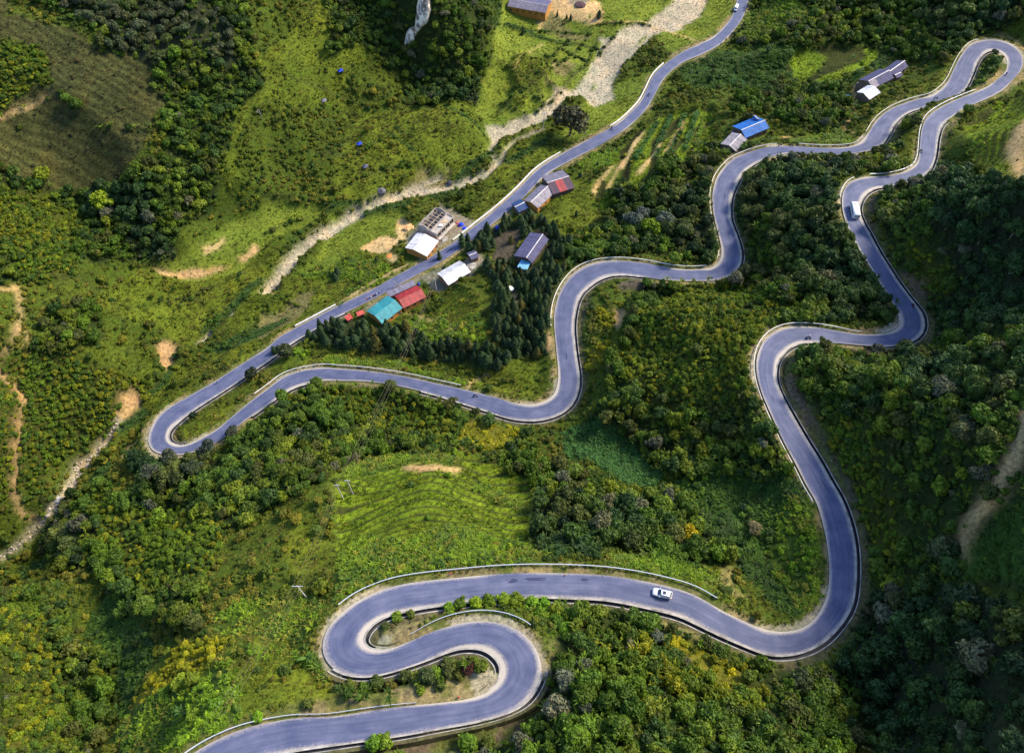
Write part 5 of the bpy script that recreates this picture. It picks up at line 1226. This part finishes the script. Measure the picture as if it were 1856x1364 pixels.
for px, py, r_, t_ in ((612, 1252, 1.5, 0), (636, 1247, 1.8, 2), (662, 1248, 1.4, 1), (686, 1238, 1.7, 0), (712, 1245, 1.5, 2), (738, 1230, 1.9, 0), (790, 1222, 1.7, 1), (815, 1205, 1.9, 0), (832, 1222, 1.6, 2), (798, 1240, 1.5, 0), (762, 1250, 1.2, 1),
    (700, 1136, 1.3, 0), (722, 1122, 1.4, 1), (745, 1116, 1.2, 2), (815, 1105, 1.6, 1), (838, 1098, 1.8, 1), (862, 1096, 1.7, 3), (888, 1094, 1.9, 1), (912, 1092, 1.9, 3), (936, 1092, 2.0, 1), (960, 1094, 1.9, 3), (985, 1098, 1.8, 1), (1008, 1106, 1.9, 3), (980, 1112, 1.6, 1), (1010, 1125, 1.7, 1), (1025, 1140, 1.8, 3), (1035, 1118, 1.9, 1), (1060, 1104, 1.7, 0), (1090, 1108, 1.8, 2), (1125, 1112, 1.6, 0), (680, 1350, 2.0, 1), (700, 1345, 1.8, 3), (850, 1350, 2.2, 1), (885, 1345, 1.6, 2),
    (355, 1300, 2.0, 1), (395, 1280, 2.2, 3), (415, 1262, 2.0, 1), (330, 1240, 2.4, 3), (352, 1232, 1.9, 1), (560, 1275, 1.4, 2), (520, 1215, 1.6, 0), (330, 1100, 2.2, 2), (350, 1125, 1.8, 0), (470, 1300, 1.3, 3)):
    SHR.append((px, py, r_, t_))
ST = [(.065, .095, .02), (.12, .21, .014), (.11, .135, .018), (.16, .24, .016)]; SW = ['dull green', 'bright green', 'olive', 'yellow green']
SZ = [("inside the lowest loop", "590,1190 900,1190 900,1270 590,1270"), ("between the two legs of the lowest hairpin", "680,1080 1045,1080 1045,1150 680,1150"), ("below ditch of the lowest straight", "1045,1080 1200,1080 1200,1150 1045,1150"), ("at the bottom edge below the road", "600,1310 950,1310 950,1400 600,1400")]
labs = uniq([f"{SW[t_]} rounded bush {next((w for w, p in SZ if bool(inside(p, np.array([float(px)]), np.array([float(py)]))[0])), 'on the grassy hill at lower left')}" for px, py, r_, t_ in SHR], [s_[0] for s_ in SHR])
for (px, py, r_, t_), lab in zip(SHR, labs):
    b = hit(px, py); i, j = lookup(b[0], b[1]); zz = max(b[2], RZ[RK[i, j]]+.1) if E[i, j] < 4.5 and OD[i, j] else b[2]
    o = link('shrub', random.choice(TREE_CROWN)); o.location = (b[0], b[1], zz+r_*.45); o.scale = (r_, r_, r_*random.uniform(.8, 1.1)); o.rotation_euler = (0, 0, random.uniform(0, 6)); o['tint'] = [v*random.uniform(.85, 1.15) for v in ST[t_]]; tag(o, lab, 'shrub', 'roadside shrubs')
# a bare tree and the white-flowering ones
def bare_tree(px, py, h, label):
    b = hit(px, py); rs_ = random.Random(px); m = MB()
    def br(p, d, l, r, n):
        q = p+d*l; m.tube(p, q, r, r*.6, 5)
        if n > 0:
            for _ in range(3): br(q, (d+Vector((rs_.uniform(-.8, .8), rs_.uniform(-.8, .8), rs_.uniform(-.1, .5)))).normalized(), l*.72, r*.6, n-1)
    root = empty('bare_tree', b, 0, label, 'tree'); m.tube((0, 0, -.3), (0, 0, h*.25), .12, .1, 6); m.obj('trunk', M['bark_pale'], root); m = MB()
    br(Vector((0, 0, h*.24)), Vector((0, 0, 1)), h*.24, .1, 4); m.obj('branches', M['bark_pale'], root)
bare_tree(1652, 1312, 5.5, 'leafless pale tree on the dark slope at lower right'); bare_tree(1770, 1195, 4, 'leafless grey tree higher on the dark lower right slope'); bare_tree(475, 215, 5, 'leafless pale tree on the upper left shoulder'); bare_tree(720, 520, 4, 'leafless tree beside the road by the red roof'); bare_tree(983, 320, 4, 'leafless tree at the roadside by grey roofs')
# banana plants
BAN = blades_mesh('banana_leaves', np.random.RandomState(3), 11, 2.6, .62, .5, .8)
for k, (px, py, t_, w_) in enumerate(((332, 1290, 1, 'in grass left of lowest road'), (395, 1275, 1, 'below the bare branch at lower left'), (215, 1290, 1, 'near bottom left corner'), (925, 402, .8, 'at the roadside by the blue tarpaulins'), (942, 396, .8, 'beside deep blue shop roof'), (1545, 108, 1, 'in bright field near slate roofs'), (1445, 215, .9, 'in wood left of the footpath'), (1270, 262, .8, 'left of the pale grey shed'), (1068, 36, 1, 'in the sandy yard at top'), (620, 552, .8, 'beside the valley road by coral roofs'), (560, 1195, 1.1, 'left of the lowest hairpin'))):
    b = hit(px, py); rt = empty('banana_plant', b, k, 'banana plant with broad arching leaves '+w_, 'banana plant'); c = link('leaves', BAN, rt); c.location = (0, 0, 1.0*t_); c.scale = (t_,)*3; c['tint'] = [.07, .15, .03]; MB().tube((0, 0, -.2), (0, 0, 1.4*t_), .14, .1, 7).obj('stem', M['bark_pale'], rt)
# ------------------------------------------------------------------ guardrails and walls
POST = MB().box((0, 0, .05), (.14, .14, 1.3)).box((0, 0, .60), (.2, .16, .3)).mesh('post', M['postm'])
RLAB = ['white guardrail along the left road leg at middle left', 'white guardrail round the S bend in the middle', 'white guardrail round the bend above the dark wood', 'white guardrail below the bright crop triangle', 'white guardrail climbing to the top hairpin', 'guardrail between the two legs under the top hairpin', 'short guardrail at the bend above the minibus', 'thin guardrail beside the minibus road', 'guardrail round the bend left of the steep straight', 'long steel guardrail along the lowest straight', 'blue white guardrail round the lower hairpin', 'steel guardrail along the lowest road at bottom left']
for (s, a, b, off), lab in zip(RAIL, RLAB):
    ks = krange(a, b); k0 = ks[len(ks)//2]; org = Vector(edge(s, off, k0)); root = empty('guardrail', org, 0, lab, 'guardrail')
    V = []; n = 8
    for k in ks:
        p0 = edge(s, off-.07, k); p1 = edge(s, off+.07, k); g = RZ[k]
        for p, z in ((p0, .42), (p0-(p1-p0)*.25, .50), (p0+(p1-p0)*.2, .58), (p0-(p1-p0)*.25, .67), (p0, .76), (p1, .78), (p1, .58), (p1, .40)): V.append((p[0]-org.x, p[1]-org.y, g+z-org.z))
    F = [(i*n+j, i*n+(j+1) % n, (i+1)*n+(j+1) % n, (i+1)*n+j) for i in range(len(ks)-1) for j in range(n)]
    me = mesh('rail', V, F, [M['steel'] if s+str(int(off*10)) in ('O20', 'I26', 'O9') else M['whitewall']]); link('rail', me, root)
    acc = 99; q = 0; step = 2.2
    for i, k in enumerate(ks):
        if acc >= step: p = edge(s, off+.02, k); o = link('post', POST, root); o.location = (p[0]-org.x, p[1]-org.y, RZ[k]-org.z); o.rotation_euler = (0, 0, math.atan2(TN[k, 1], TN[k, 0])); acc = 0
        acc += .9
for (s, a, b, off), lab in zip(WALL, ['low whitewashed wall along the upper valley road', 'low whitewashed wall along valley road opposite the grey roofs', 'short white kerb wall on the valley road above conifers']):
    ks = krange(a, b); V = []
    for k in ks:
        p0 = edge(s, off, k); p1 = edge(s, off+.38, k)
        V += [(p0[0], p0[1], RZ[k]-.7), (p0[0], p0[1], RZ[k]+.62), (p1[0], p1[1], RZ[k]+.62), (p1[0], p1[1], RZ[k]-.9)]
    F = [(i*4+j, i*4+j+1, (i+1)*4+j+1, (i+1)*4+j) for i in range(len(ks)-1) for j in range(3)]+[(0, 3, 2, 1), (len(V)-4, len(V)-3, len(V)-2, len(V)-1)]
    tag(link('roadside_wall', mesh('roadside_wall', V, F, [M['whitewall']])), lab, 'wall')
# ------------------------------------------------------------------ poles and wires
def pole(tx_, ty_, bx_, by_, label, arm=1.9, mat='concrete'):
    b = hit(bx_, by_); h = 9.0
    best = min(np.arange(5, 12, .1), key=lambda hh: abs(project(b[0], b[1], b[2]+hh)[1]-ty_)); h = float(best)
    root = empty('power_pole', b, 0, label, 'power pole'); MB().tube((0, 0, -.5), (0, 0, h), .19, .12, 10).obj('pole', W_['capw'], root)
    if arm: MB().box((0, 0, h-.4), (arm, .12, .12)).obj('crossarm', M['steel'], root)
    for dx in ((-arm/2+.1, 0, arm/2-.1) if arm else ()): MB().tube((dx, 0, h-.36), (dx, 0, h-.1), .06, .05, 6).obj('insulator', M['white'], root)
    return b+np.array([0, 0, h-.2]), root
tA, _ = pole(538, 1061, 556, 1083, 'concrete power pole with crossarm left of the lowest hairpin', 2.6)
tB, _ = pole(610, 878, 622, 903, 'left one of two power poles beside the terraced field', 1.6)
tC, _ = pole(630, 870, 640, 895, 'right one of two power poles beside the terraced field', 1.6)
tD, _ = pole(984, 204, 985, 236, 'dark power pole beside the huge lone tree', 1.4)
def wire(p, q, sag, label):
    V = []; n = 26
    m = MB(); prev = None
    for k in range(n+1):
        t_ = k/n; c = p*(1-t_)+q*t_; c = c-np.array([0, 0, sag*4*t_*(1-t_)])
        if prev is not None: m.tube(prev, c, .026, n=4, cap=False)
        prev = c
    tag(m.obj('power_line', M['bark']), label, 'power line', 'power lines crossing the hillside')
vil = hit(791, 526)+np.array([0, 0, 6.2]); vil2 = vil
pole(790, 506, 791, 526, 'slim wooden power pole on the grass below silver roofed barn', 0)
lowL = hit(420, 1310)+np.array([0, 0, 9]); 
for dx in (-1.1, 0, 1.1):
    o = np.array([dx, 0, 0]); w_ = {-1.1: 'left', 0: 'middle', 1.1: 'right'}[dx]
    wire(tA+o, lowL+o, 1.2, w_+' wire running down from the pole to the lowest road'); wire(tB+o*.6, tA+o, 1.5, w_+' wire between field pole and the pole left of hairpin')
for dx in (-.5, .5):
    o = np.array([dx, 0, 0]); w_ = 'left' if dx < 0 else 'right'; wire(tB+o, vil+o, 2.5, w_+' wire from the field pole down to village'); wire(tC+o, vil2+o, 2.5, w_+' outer wire from second field pole to village')
# ------------------------------------------------------------------ vehicles
def ringbox(x, w, z0, z1, r=.12):
    return [(x, -w+r, z0), (x, w-r, z0), (x, w, z0+r), (x, w, z1-r), (x, w-r, z1), (x, -w+r, z1), (x, -w, z1-r), (x, -w, z0+r)]
def at_px(front, rear, h=0):
    a, b = hit(*front), hit(*rear); k = int(np.argmin(np.hypot(RC[:, 0]-(a+b)[0]/2, RC[:, 1]-(a+b)[1]/2))); c = (a+b)/2
    for _ in range(2):
        z = RZ[k]+.1; a = unproj(*front, z+h); b = unproj(*rear, z+h); c = (a+b)/2
    return (c[0], c[1], RZ[k]+.09), math.atan2(a[1]-b[1], a[0]-b[0])
def wheels(root, xs, w, r, n='wheel'):
    for x in xs:
        for s in (-1, 1):
            o = MB().tube((x, s*(w-.22), r), (x, s*w, r), r, n=18).obj('wheel', M['tyre'], root); MB().tube((x, s*(w-.01), r), (x, s*(w+.015), r), r*.6, n=12).obj('rim', M['rim'], o)
def suv():
    loc, rz_ = at_px((1184.5, 1071), (1216.5, 1078.5), .8); root = empty('suv_car', loc, rz_, 'white sport utility car with dark sunroof driving on the lowest straight', 'car')
    b = MB(); b.loft([ringbox(-2.33, .78, .42, .95), ringbox(-2.2, .90, .30, 1.08), ringbox(-1.0, .94, .26, 1.10), ringbox(.6, .94, .26, 1.08), ringbox(1.5, .92, .27, 1.02), ringbox(2.1, .84, .32, .92), ringbox(2.34, .64, .40, .78)]); b.obj('body', M['white'], root, True)
    c = MB(); c.loft([ringbox(-2.12, .72, 1.0, 1.2, .06), ringbox(-1.75, .74, 1.0, 1.60, .1), ringbox(-.9, .75, 1.0, 1.70, .12), ringbox(.15, .73, 1.0, 1.66, .12), ringbox(.42, .71, 1.0, 1.56, .1), ringbox(1.05, .68, .95, 1.12, .04)]); c.obj('cabin', M['white'], root, True)
    DG = objvar('dark_tinted_glass', (.012, .03, .08), .45, 0, .2, .3); g = lambda nm, V: MB().add(V, [tuple(range(len(V)))]).obj(nm, DG, root)
    g('windscreen', [(.40, -.60, 1.61), (.40, .60, 1.61), (1.12, .66, 1.14), (1.12, -.66, 1.14)]); g('sunroof', [(-.75, -.38, 1.735), (-.75, .38, 1.735), (-.02, .38, 1.73), (-.02, -.38, 1.73)]); g('rear_window', [(-1.82, -.62, 1.60), (-2.2, -.64, 1.18), (-2.2, .64, 1.18), (-1.82, .62, 1.60)])
    for s in (-1, 1):
        g('side_window', [(.95, s*.715, 1.16), (.35, s*.755, 1.52), (-1.7, s*.775, 1.54), (-1.95, s*.75, 1.18)][::s]); MB().box((.62, s*1.02, 1.12), (.2, .18, .14)).obj('mirror', M['white'], root); MB().box((2.2, s*.62, .74), (.22, .3, .14)).obj('headlight', M['glass'], root); MB().box((-2.3, s*.68, .9), (.1, .26, .16)).obj('tail_light', M['red'], root)
        MB().box((-.8, s*.66, 1.76), (1.7, .05, .05)).obj('roof_rail', M['steel'], root)
    wheels(root, (-1.4, 1.42), .95, .35)
suv()
def minibus():
    loc, rz_ = at_px((1547.5, 368), (1552.5, 393), 1.5); root = empty('minibus', loc, rz_, 'white minibus with red tail lights climbing the bend', 'minibus')
    b = MB(); b.loft([ringbox(-3.7, 1.05, .4, 2.5, .15), ringbox(-3.6, 1.18, .35, 2.72, .2), ringbox(2.6, 1.18, .35, 2.74, .2), ringbox(3.35, 1.14, .35, 2.45, .2), ringbox(3.75, 1.02, .4, 1.3, .15)]); b.obj('body', M['white'], root, True)
    for s in (-1, 1):
        for k in range(5): V = [(-3.2+k*1.2, s*1.195, 1.45), (-2.15+k*1.2, s*1.195, 1.45), (-2.15+k*1.2, s*1.195, 2.2), (-3.2+k*1.2, s*1.195, 2.2)]; MB().add(V, [(0, 1, 2, 3)]).obj('side_window', M['glass'], root)
        MB().box((-3.72, s*.9, 1.0), (.08, .22, .4)).obj('tail_light', M['red'], root); MB().box((3.2, s*1.42, 1.9), (.15, .28, .4)).obj('mirror', M['black'], root)
    MB().add([(3.68, -.95, 1.5), (3.68, .95, 1.5), (3.40, 1.0, 2.35), (3.40, -1.0, 2.35)], [(0, 1, 2, 3)]).obj('windscreen', M['glass'], root); MB().add([(-3.72, -.9, 1.7), (-3.72, .9, 1.7), (-3.69, .9, 2.35), (-3.69, -.9, 2.35)], [(3, 2, 1, 0)]).obj('rear_window', M['glass'], root)
    MB().box((2.0, -.1, 2.78), (.5, .4, .1)).obj('roof_vent', M['black'], root); MB().box((-1.2, 0, 2.77), (.7, .6, .08)).obj('roof_vent', M['white'], root); wheels(root, (-2.2, 2.4), 1.17, .42)
minibus()
def van():
    loc, rz_ = at_px((1331.5, 21), (1337, 8), .9); root = empty('delivery_van', loc, rz_, 'small white van with blue tinted windscreen on valley road at top', 'van')
    b = MB(); b.loft([ringbox(-2.4, .82, .35, 1.85, .12), ringbox(.9, .86, .33, 1.92, .12), ringbox(1.25, .86, .33, 1.8, .1), ringbox(1.75, .84, .33, 1.2, .1), ringbox(2.4, .76, .36, .95, .1)]); b.obj('body', M['white'], root, True)
    MB().add([(1.25, -.7, 1.84), (1.25, .7, 1.84), (1.8, .74, 1.22), (1.8, -.74, 1.22)], [(3, 2, 1, 0)]).obj('windscreen', objvar('blue_glass', (.01, .09, .22), .1), root)
    for s in (-1, 1): MB().add([(.3, s*.875, 1.15), (1.35, s*.875, 1.15), (1.2, s*.87, 1.65), (.3, s*.87, 1.65)], [(0, 1, 2, 3)]).obj('side_window', M['glass'], root); MB().box((2.38, s*.55, .7), (.1, .25, .16)).obj('headlight', M['glass'], root)
    MB().box((2.45, 0, .45), (.14, 1.5, .25)).obj('bumper', M['black'], root); wheels(root, (-1.5, 1.5), .86, .33)
van()
# motorbikes with riders
def bike_parts():
    b = MB(); b.loft([ringbox(-.65, .10, .62, .82, .03), ringbox(-.2, .14, .5, .84, .04), ringbox(.1, .12, .45, .80, .04), ringbox(.35, .10, .55, .95, .03)]); b.tube((.3, 0, .95), (.62, 0, .3), .04); b.tube((-.1, 0, .5), (-.62, 0, .3), .05)
    return b.mesh('bike_body', objvar('bike_paint', (.03, .035, .06), .35)), MB().tube((0, -.05, 0), (0, .05, 0), .29, n=16).mesh('bike_wheel', M['tyre']), MB().tube((.33, -.32, 1.0), (.33, .32, 1.0), .03).box((.33, -.36, 1.08), (.04, .1, .08)).box((.33, .36, 1.08), (.04, .1, .08)).mesh('handlebar', M['black'])
BK = bike_parts()
def rider_mesh(standing=False):
    if standing: J = [(0,0,.95,.13), (0,0,1.2,.15), (0,0,1.42,.13), (0,0,1.53,.06), (0,0,1.68,.105), (0,.2,1.40,.06), (0,.27,1.12,.045), (.05,.27,.88,.035), (0,-.2,1.40,.06), (0,-.27,1.12,.045), (.05,-.27,.88,.035), (.05,.1,.5,.075), (-.02,.1,.08,.05), (.12,.1,.04,.045), (-.04,-.1,.5,.075), (-.1,-.1,.08,.05), (.04,-.1,.04,.045)]
    else: J = [(-.15,0,.90,.14), (-.08,0,1.12,.16), (-.02,0,1.34,.14), (0,0,1.44,.07), (.02,0,1.58,.12), (.0,.2,1.32,.065), (.12,.27,1.12,.05), (.33,.28,1.06,.04), (0,-.2,1.32,.065), (.12,-.27,1.12,.05), (.33,-.28,1.06,.04), (.22,.17,.86,.09), (.08,.17,.42,.06), (.24,.18,.36,.05), (.22,-.17,.86,.09), (.08,-.17,.42,.06), (.24,-.18,.36,.05)]
    Ed = [(0,1),(1,2),(2,3),(3,4),(2,5),(5,6),(6,7),(2,8),(8,9),(9,10),(0,11),(11,12),(12,13),(0,14),(14,15),(15,16)]
    me = bpy.data.meshes.new('person_body'); me.from_pydata([j[:3] for j in J], Ed, []); o = bpy.data.objects.new('person_tmp', me); COL.objects.link(o); o.modifiers.new('s', 'SKIN'); o.modifiers.new('u', 'SUBSURF').levels = 1
    for v, j in zip(me.skin_vertices[0].data, J): v.radius = (j[3], j[3])
    me.skin_vertices[0].data[0].use_root = True
    dg = bpy.context.evaluated_depsgraph_get(); out = bpy.data.meshes.new_from_object(o.evaluated_get(dg)); bpy.data.objects.remove(o); return out
RM = rider_mesh(); SM = rider_mesh(True)
HELM = MB(); HELM.loft([[(math.cos(t)*r, math.sin(t)*r, z) for t in np.linspace(0, 5.6, 9)] for z, r in ((-.08, .12), (.02, .155), (.10, .14), (.16, .07))]); 
def person(loc, rz_, col, label, standing=False, helm=(.7, .7, .7)):
    m_ = (SM if standing else RM).copy(); m_.materials.clear(); m_.materials.append(objvar('clothing', col, .9)); o = link('person', m_); o.location = loc; o.rotation_euler = (0, 0, rz_); tag(o, label, 'person')
    if not standing: h = MB(); h.add(HELM.V, HELM.F); hh = h.obj('helmet', objvar('helmet_shell', helm, .3), o, True); hh.location = (.02, 0, 1.62)
def moto(px, py, dirpx, label, plabel, col, helm=(.7, .7, .7), rider=True):
    loc, rz_ = at_px((px+dirpx[0], py+dirpx[1]), (px-dirpx[0], py-dirpx[1]), .6); root = empty('motorbike', loc, rz_, label, 'motorbike'); link('body', BK[0], root)
    for x in (-.62, .64): w = link('wheel', BK[1], root); w.location = (x, 0, .29)
    link('handlebar', BK[2], root)
    if rider: person(loc, rz_, col, plabel, helm=helm)
moto(862, 716, (5, 2), 'dark motorbike ridden on the middle road leg', 'rider in dark clothes with pale helmet on the middle road leg', (.03, .03, .05))
moto(1109, 232, (3, 5), 'dark motorbike on the valley road beside shrubs', 'rider in dark jacket on the valley road beside shrubs', (.03, .035, .08), (.1, .1, .1))
moto(1176, 171, (2, 5), 'motorbike farther up the valley road', 'rider in blue farther up the valley road', (.06, .10, .30))
moto(1670, 273, (3, 5), 'motorbike on the right leg below top hairpin', 'rider in pale shirt on the right leg below top hairpin', (.35, .30, .30))
moto(1824, 134, (-2, 5), 'blue motorbike at the inner edge of the top hairpin', 'rider in blue jacket at the top hairpin', (.05, .10, .35))
moto(1466, 611, (6, 1), 'motorbike rounding the bend left of steep straight', 'rider in green and black with white helmet on that bend', (.04, .08, .05), (.8, .8, .8))
moto(1655, 553, (2, 5), 'red motorbike beside the ditch below the minibus', 'rider in red shirt beside the ditch below the minibus', (.35, .05, .05))
moto(1414, 262, (4, -1), 'left one of two motorbikes parked by the crop triangle', '', (0, 0, 0), rider=False); moto(1435, 262, (4, 1), 'right one of two motorbikes parked by the crop triangle', '', (0, 0, 0), rider=False); moto(1697, 177, (4, 0), 'dark parked motorbike beside the left leg below top hairpin', '', (0, 0, 0), rider=False)
for px, py, c, l in ((1167, 164, (.5, .04, .04), 'pedestrian in red at the edge of upper valley road'), (395, 695, (.04, .04, .05), 'pedestrian in dark clothes walking on valley road at left'), (831, 412, (.30, .06, .06), 'worker in red by the unfinished house'), (682, 537, (.10, .12, .4), 'person in blue beside the laundry by teal roof')):
    b = hit(px, py); person((b[0], b[1], b[2]+(.16 if py != 412 else 0)), 1.0, c, l, True)
# laundry line by the teal-roofed house
def laundry():
    a, b = hit(665, 546), hit(692, 532); root = empty('clothes_line', a, 0, 'clothes line with pink blue and white washing beside road', 'clothes line'); d = b-a
    MB().tube((0, 0, 0), (0, 0, 1.9), .05).obj('post', W_['wood'], root); MB().tube(d, d+np.array([0, 0, 1.9]), .05).obj('post', W_['wood'], root); MB().tube((0, 0, 1.85), d+np.array([0, 0, 1.85]), .015, n=4).obj('line', M['white'], root)
    for k, c in enumerate(((.6, .12, .3), (.1, .3, .6), (.7, .7, .7), (.3, .03, .06), (.03, .05, .25), (.7, .7, .75), (.02, .08, .4))):
        p = d*(k+.6)/8; MB().box((p[0], p[1], 1.35+p[2]), (.85, .05, .95), rz=math.atan2(d[1], d[0])).obj('garment', objvar('cloth', c, .95), root)
laundry()
# kilometre stones and markers
def stone(px, py, label, top=(.7, .7, .68)):
    b = hit(px, py); root = empty('kilometre_stone', b, .4, label, 'kilometre stone'); MB().box((0, 0, .3), (.45, .25, .8)).obj('shaft', M['whitewall'], root); MB().tube((-.0, -.125, .7), (0, .125, .7), .225, n=14).obj('rounded_top', objvar('stone_cap', top, .6), root)
stone(1371, 706, 'white kilometre stone at the bend left of steep straight'); stone(1613, 588, 'white kilometre stone beside the bend below minibus'); stone(1023, 272, 'white kilometre stone at the start of valley road wall'); stone(817, 1041, 'small red topped marker stone behind the lowest straight', (.5, .03, .03)); stone(832, 1263, 'small red topped stone inside the lowest loop', (.5, .03, .03)); stone(1024, 1043, 'small orange marker block at edge of lowest straight', (.55, .25, .03))
# small field shelters
for px, py, c, l in ((618, 132, 'tarp', 'small bright blue field shelter high on the grassy slope'), (652, 264, 'tarp', 'small bright blue field shelter lower on the grassy slope'), (588, 186, 'grey', 'small grey blue shelter on the left grassy slope'), (663, 305, 'slate', 'dark round field shelter above the stream')):
    b = hit(px, py); root = empty('field_shelter', b, .5, l, 'shelter'); MB().add([(-1.2, -1, 1.2), (1.2, -1, 1.2), (1.2, 1, 1.2), (-1.2, 1, 1.2), (0, 0, 2.1)], [(0, 1, 4), (1, 2, 4), (2, 3, 4), (3, 0, 4)]).obj('cover', R[c], root)
    for sx in (-1, 1):
        for sy in (-.8, .8): MB().tube((sx, sy, -.3), (sx, sy, 1.25), .05).obj('post', W_['wood'], root)
# boulders
def rockmesh(name, seed, mat):
    import bmesh; rs_ = np.random.RandomState(seed); bm = bmesh.new(); bmesh.ops.create_icosphere(bm, subdivisions=2, radius=1)
    for v in bm.verts: v.co *= rs_.uniform(.75, 1.15); v.co.z *= .7
    me = bpy.data.meshes.new(name); bm.to_mesh(me); bm.free(); me.materials.append(mat); return me
m, t, b = nt('river_stone', .9, .2); at = t.nodes.new('ShaderNodeAttribute'); at.attribute_type = 'INSTANCER'; at.attribute_name = 'tint'; t.links.new(mix(t, at.outputs['Color'], ramp(t, noise(t, 1.2, 5, gpos(t), .7), [(.3, (.6, .6, .6)), (.7, (1.2, 1.2, 1.2))]), 1.0, 'MULTIPLY'), b.inputs['Base Color']); M['rstone'] = m
ob = []
for k, (px, py, s, c, l) in enumerate(((692, 346, 2.2, (.14, .13, .15), 'large dark boulder on the stream bank'), (815, 331, 1.5, (.07, .07, .09), 'dark boulder where the stream narrows'), (105, 906, 1.7, (.40, .38, .37), 'large pale boulder in the lower left stream'), (285, 50 + 0, 1.0, (.5, .5, .5), 'pale boulder among trees at upper left'))):
    b = hit(px, py); o = link('boulder', rockmesh('boulder', 20+k, M['rstone'])); o.location = b; o.scale = (s, s*.8, s); o['tint'] = list(c); tag(o, l, 'boulder'); ob.append(o)
protocol('stones', ob)
x, y, z, r = cand(620000, 909); i, j = lookup(x, y); kk = KM[i, j]; pxx, pyy = project(x, y, z); ok = ((kk == KID['gravel']) & (r.rand(len(x)) < np.where(pyy > 540, 1.0, .22))) | (np.isin(kk, [KID['soil'], KID['bank']]) & (r.rand(len(x)) < .03)) | ((E[i, j] > 1) & (E[i, j] < 3.2) & (r.rand(len(x)) < .02)); ok &= E[i, j] > .6; x, y, z, pyy = x[ok], y[ok], z[ok], pyy[ok]; n = len(x)
isg = kk[ok] == KID['gravel']; big = np.where(isg, r.uniform(.08, .30, n)*np.where(pyy > 540, 1.7, 1)*np.where(r.rand(n) > .95, 1.8, 1), r.uniform(.05, .16, n)); tn = np.array([.44, .375, .31])*r.uniform(.25, 1.2, (n, 1))
gn_scatter('stream_stones', 'loose pale stones strewn along the dry stream bed', 'stones', 'stones', 4, np.stack([x, y, z+.02], 1), rots(n, r, .6), big[:, None]*r.uniform(.7, 1.2, (n, 3)), tn, r)
print('OBJ', len(bpy.data.objects))
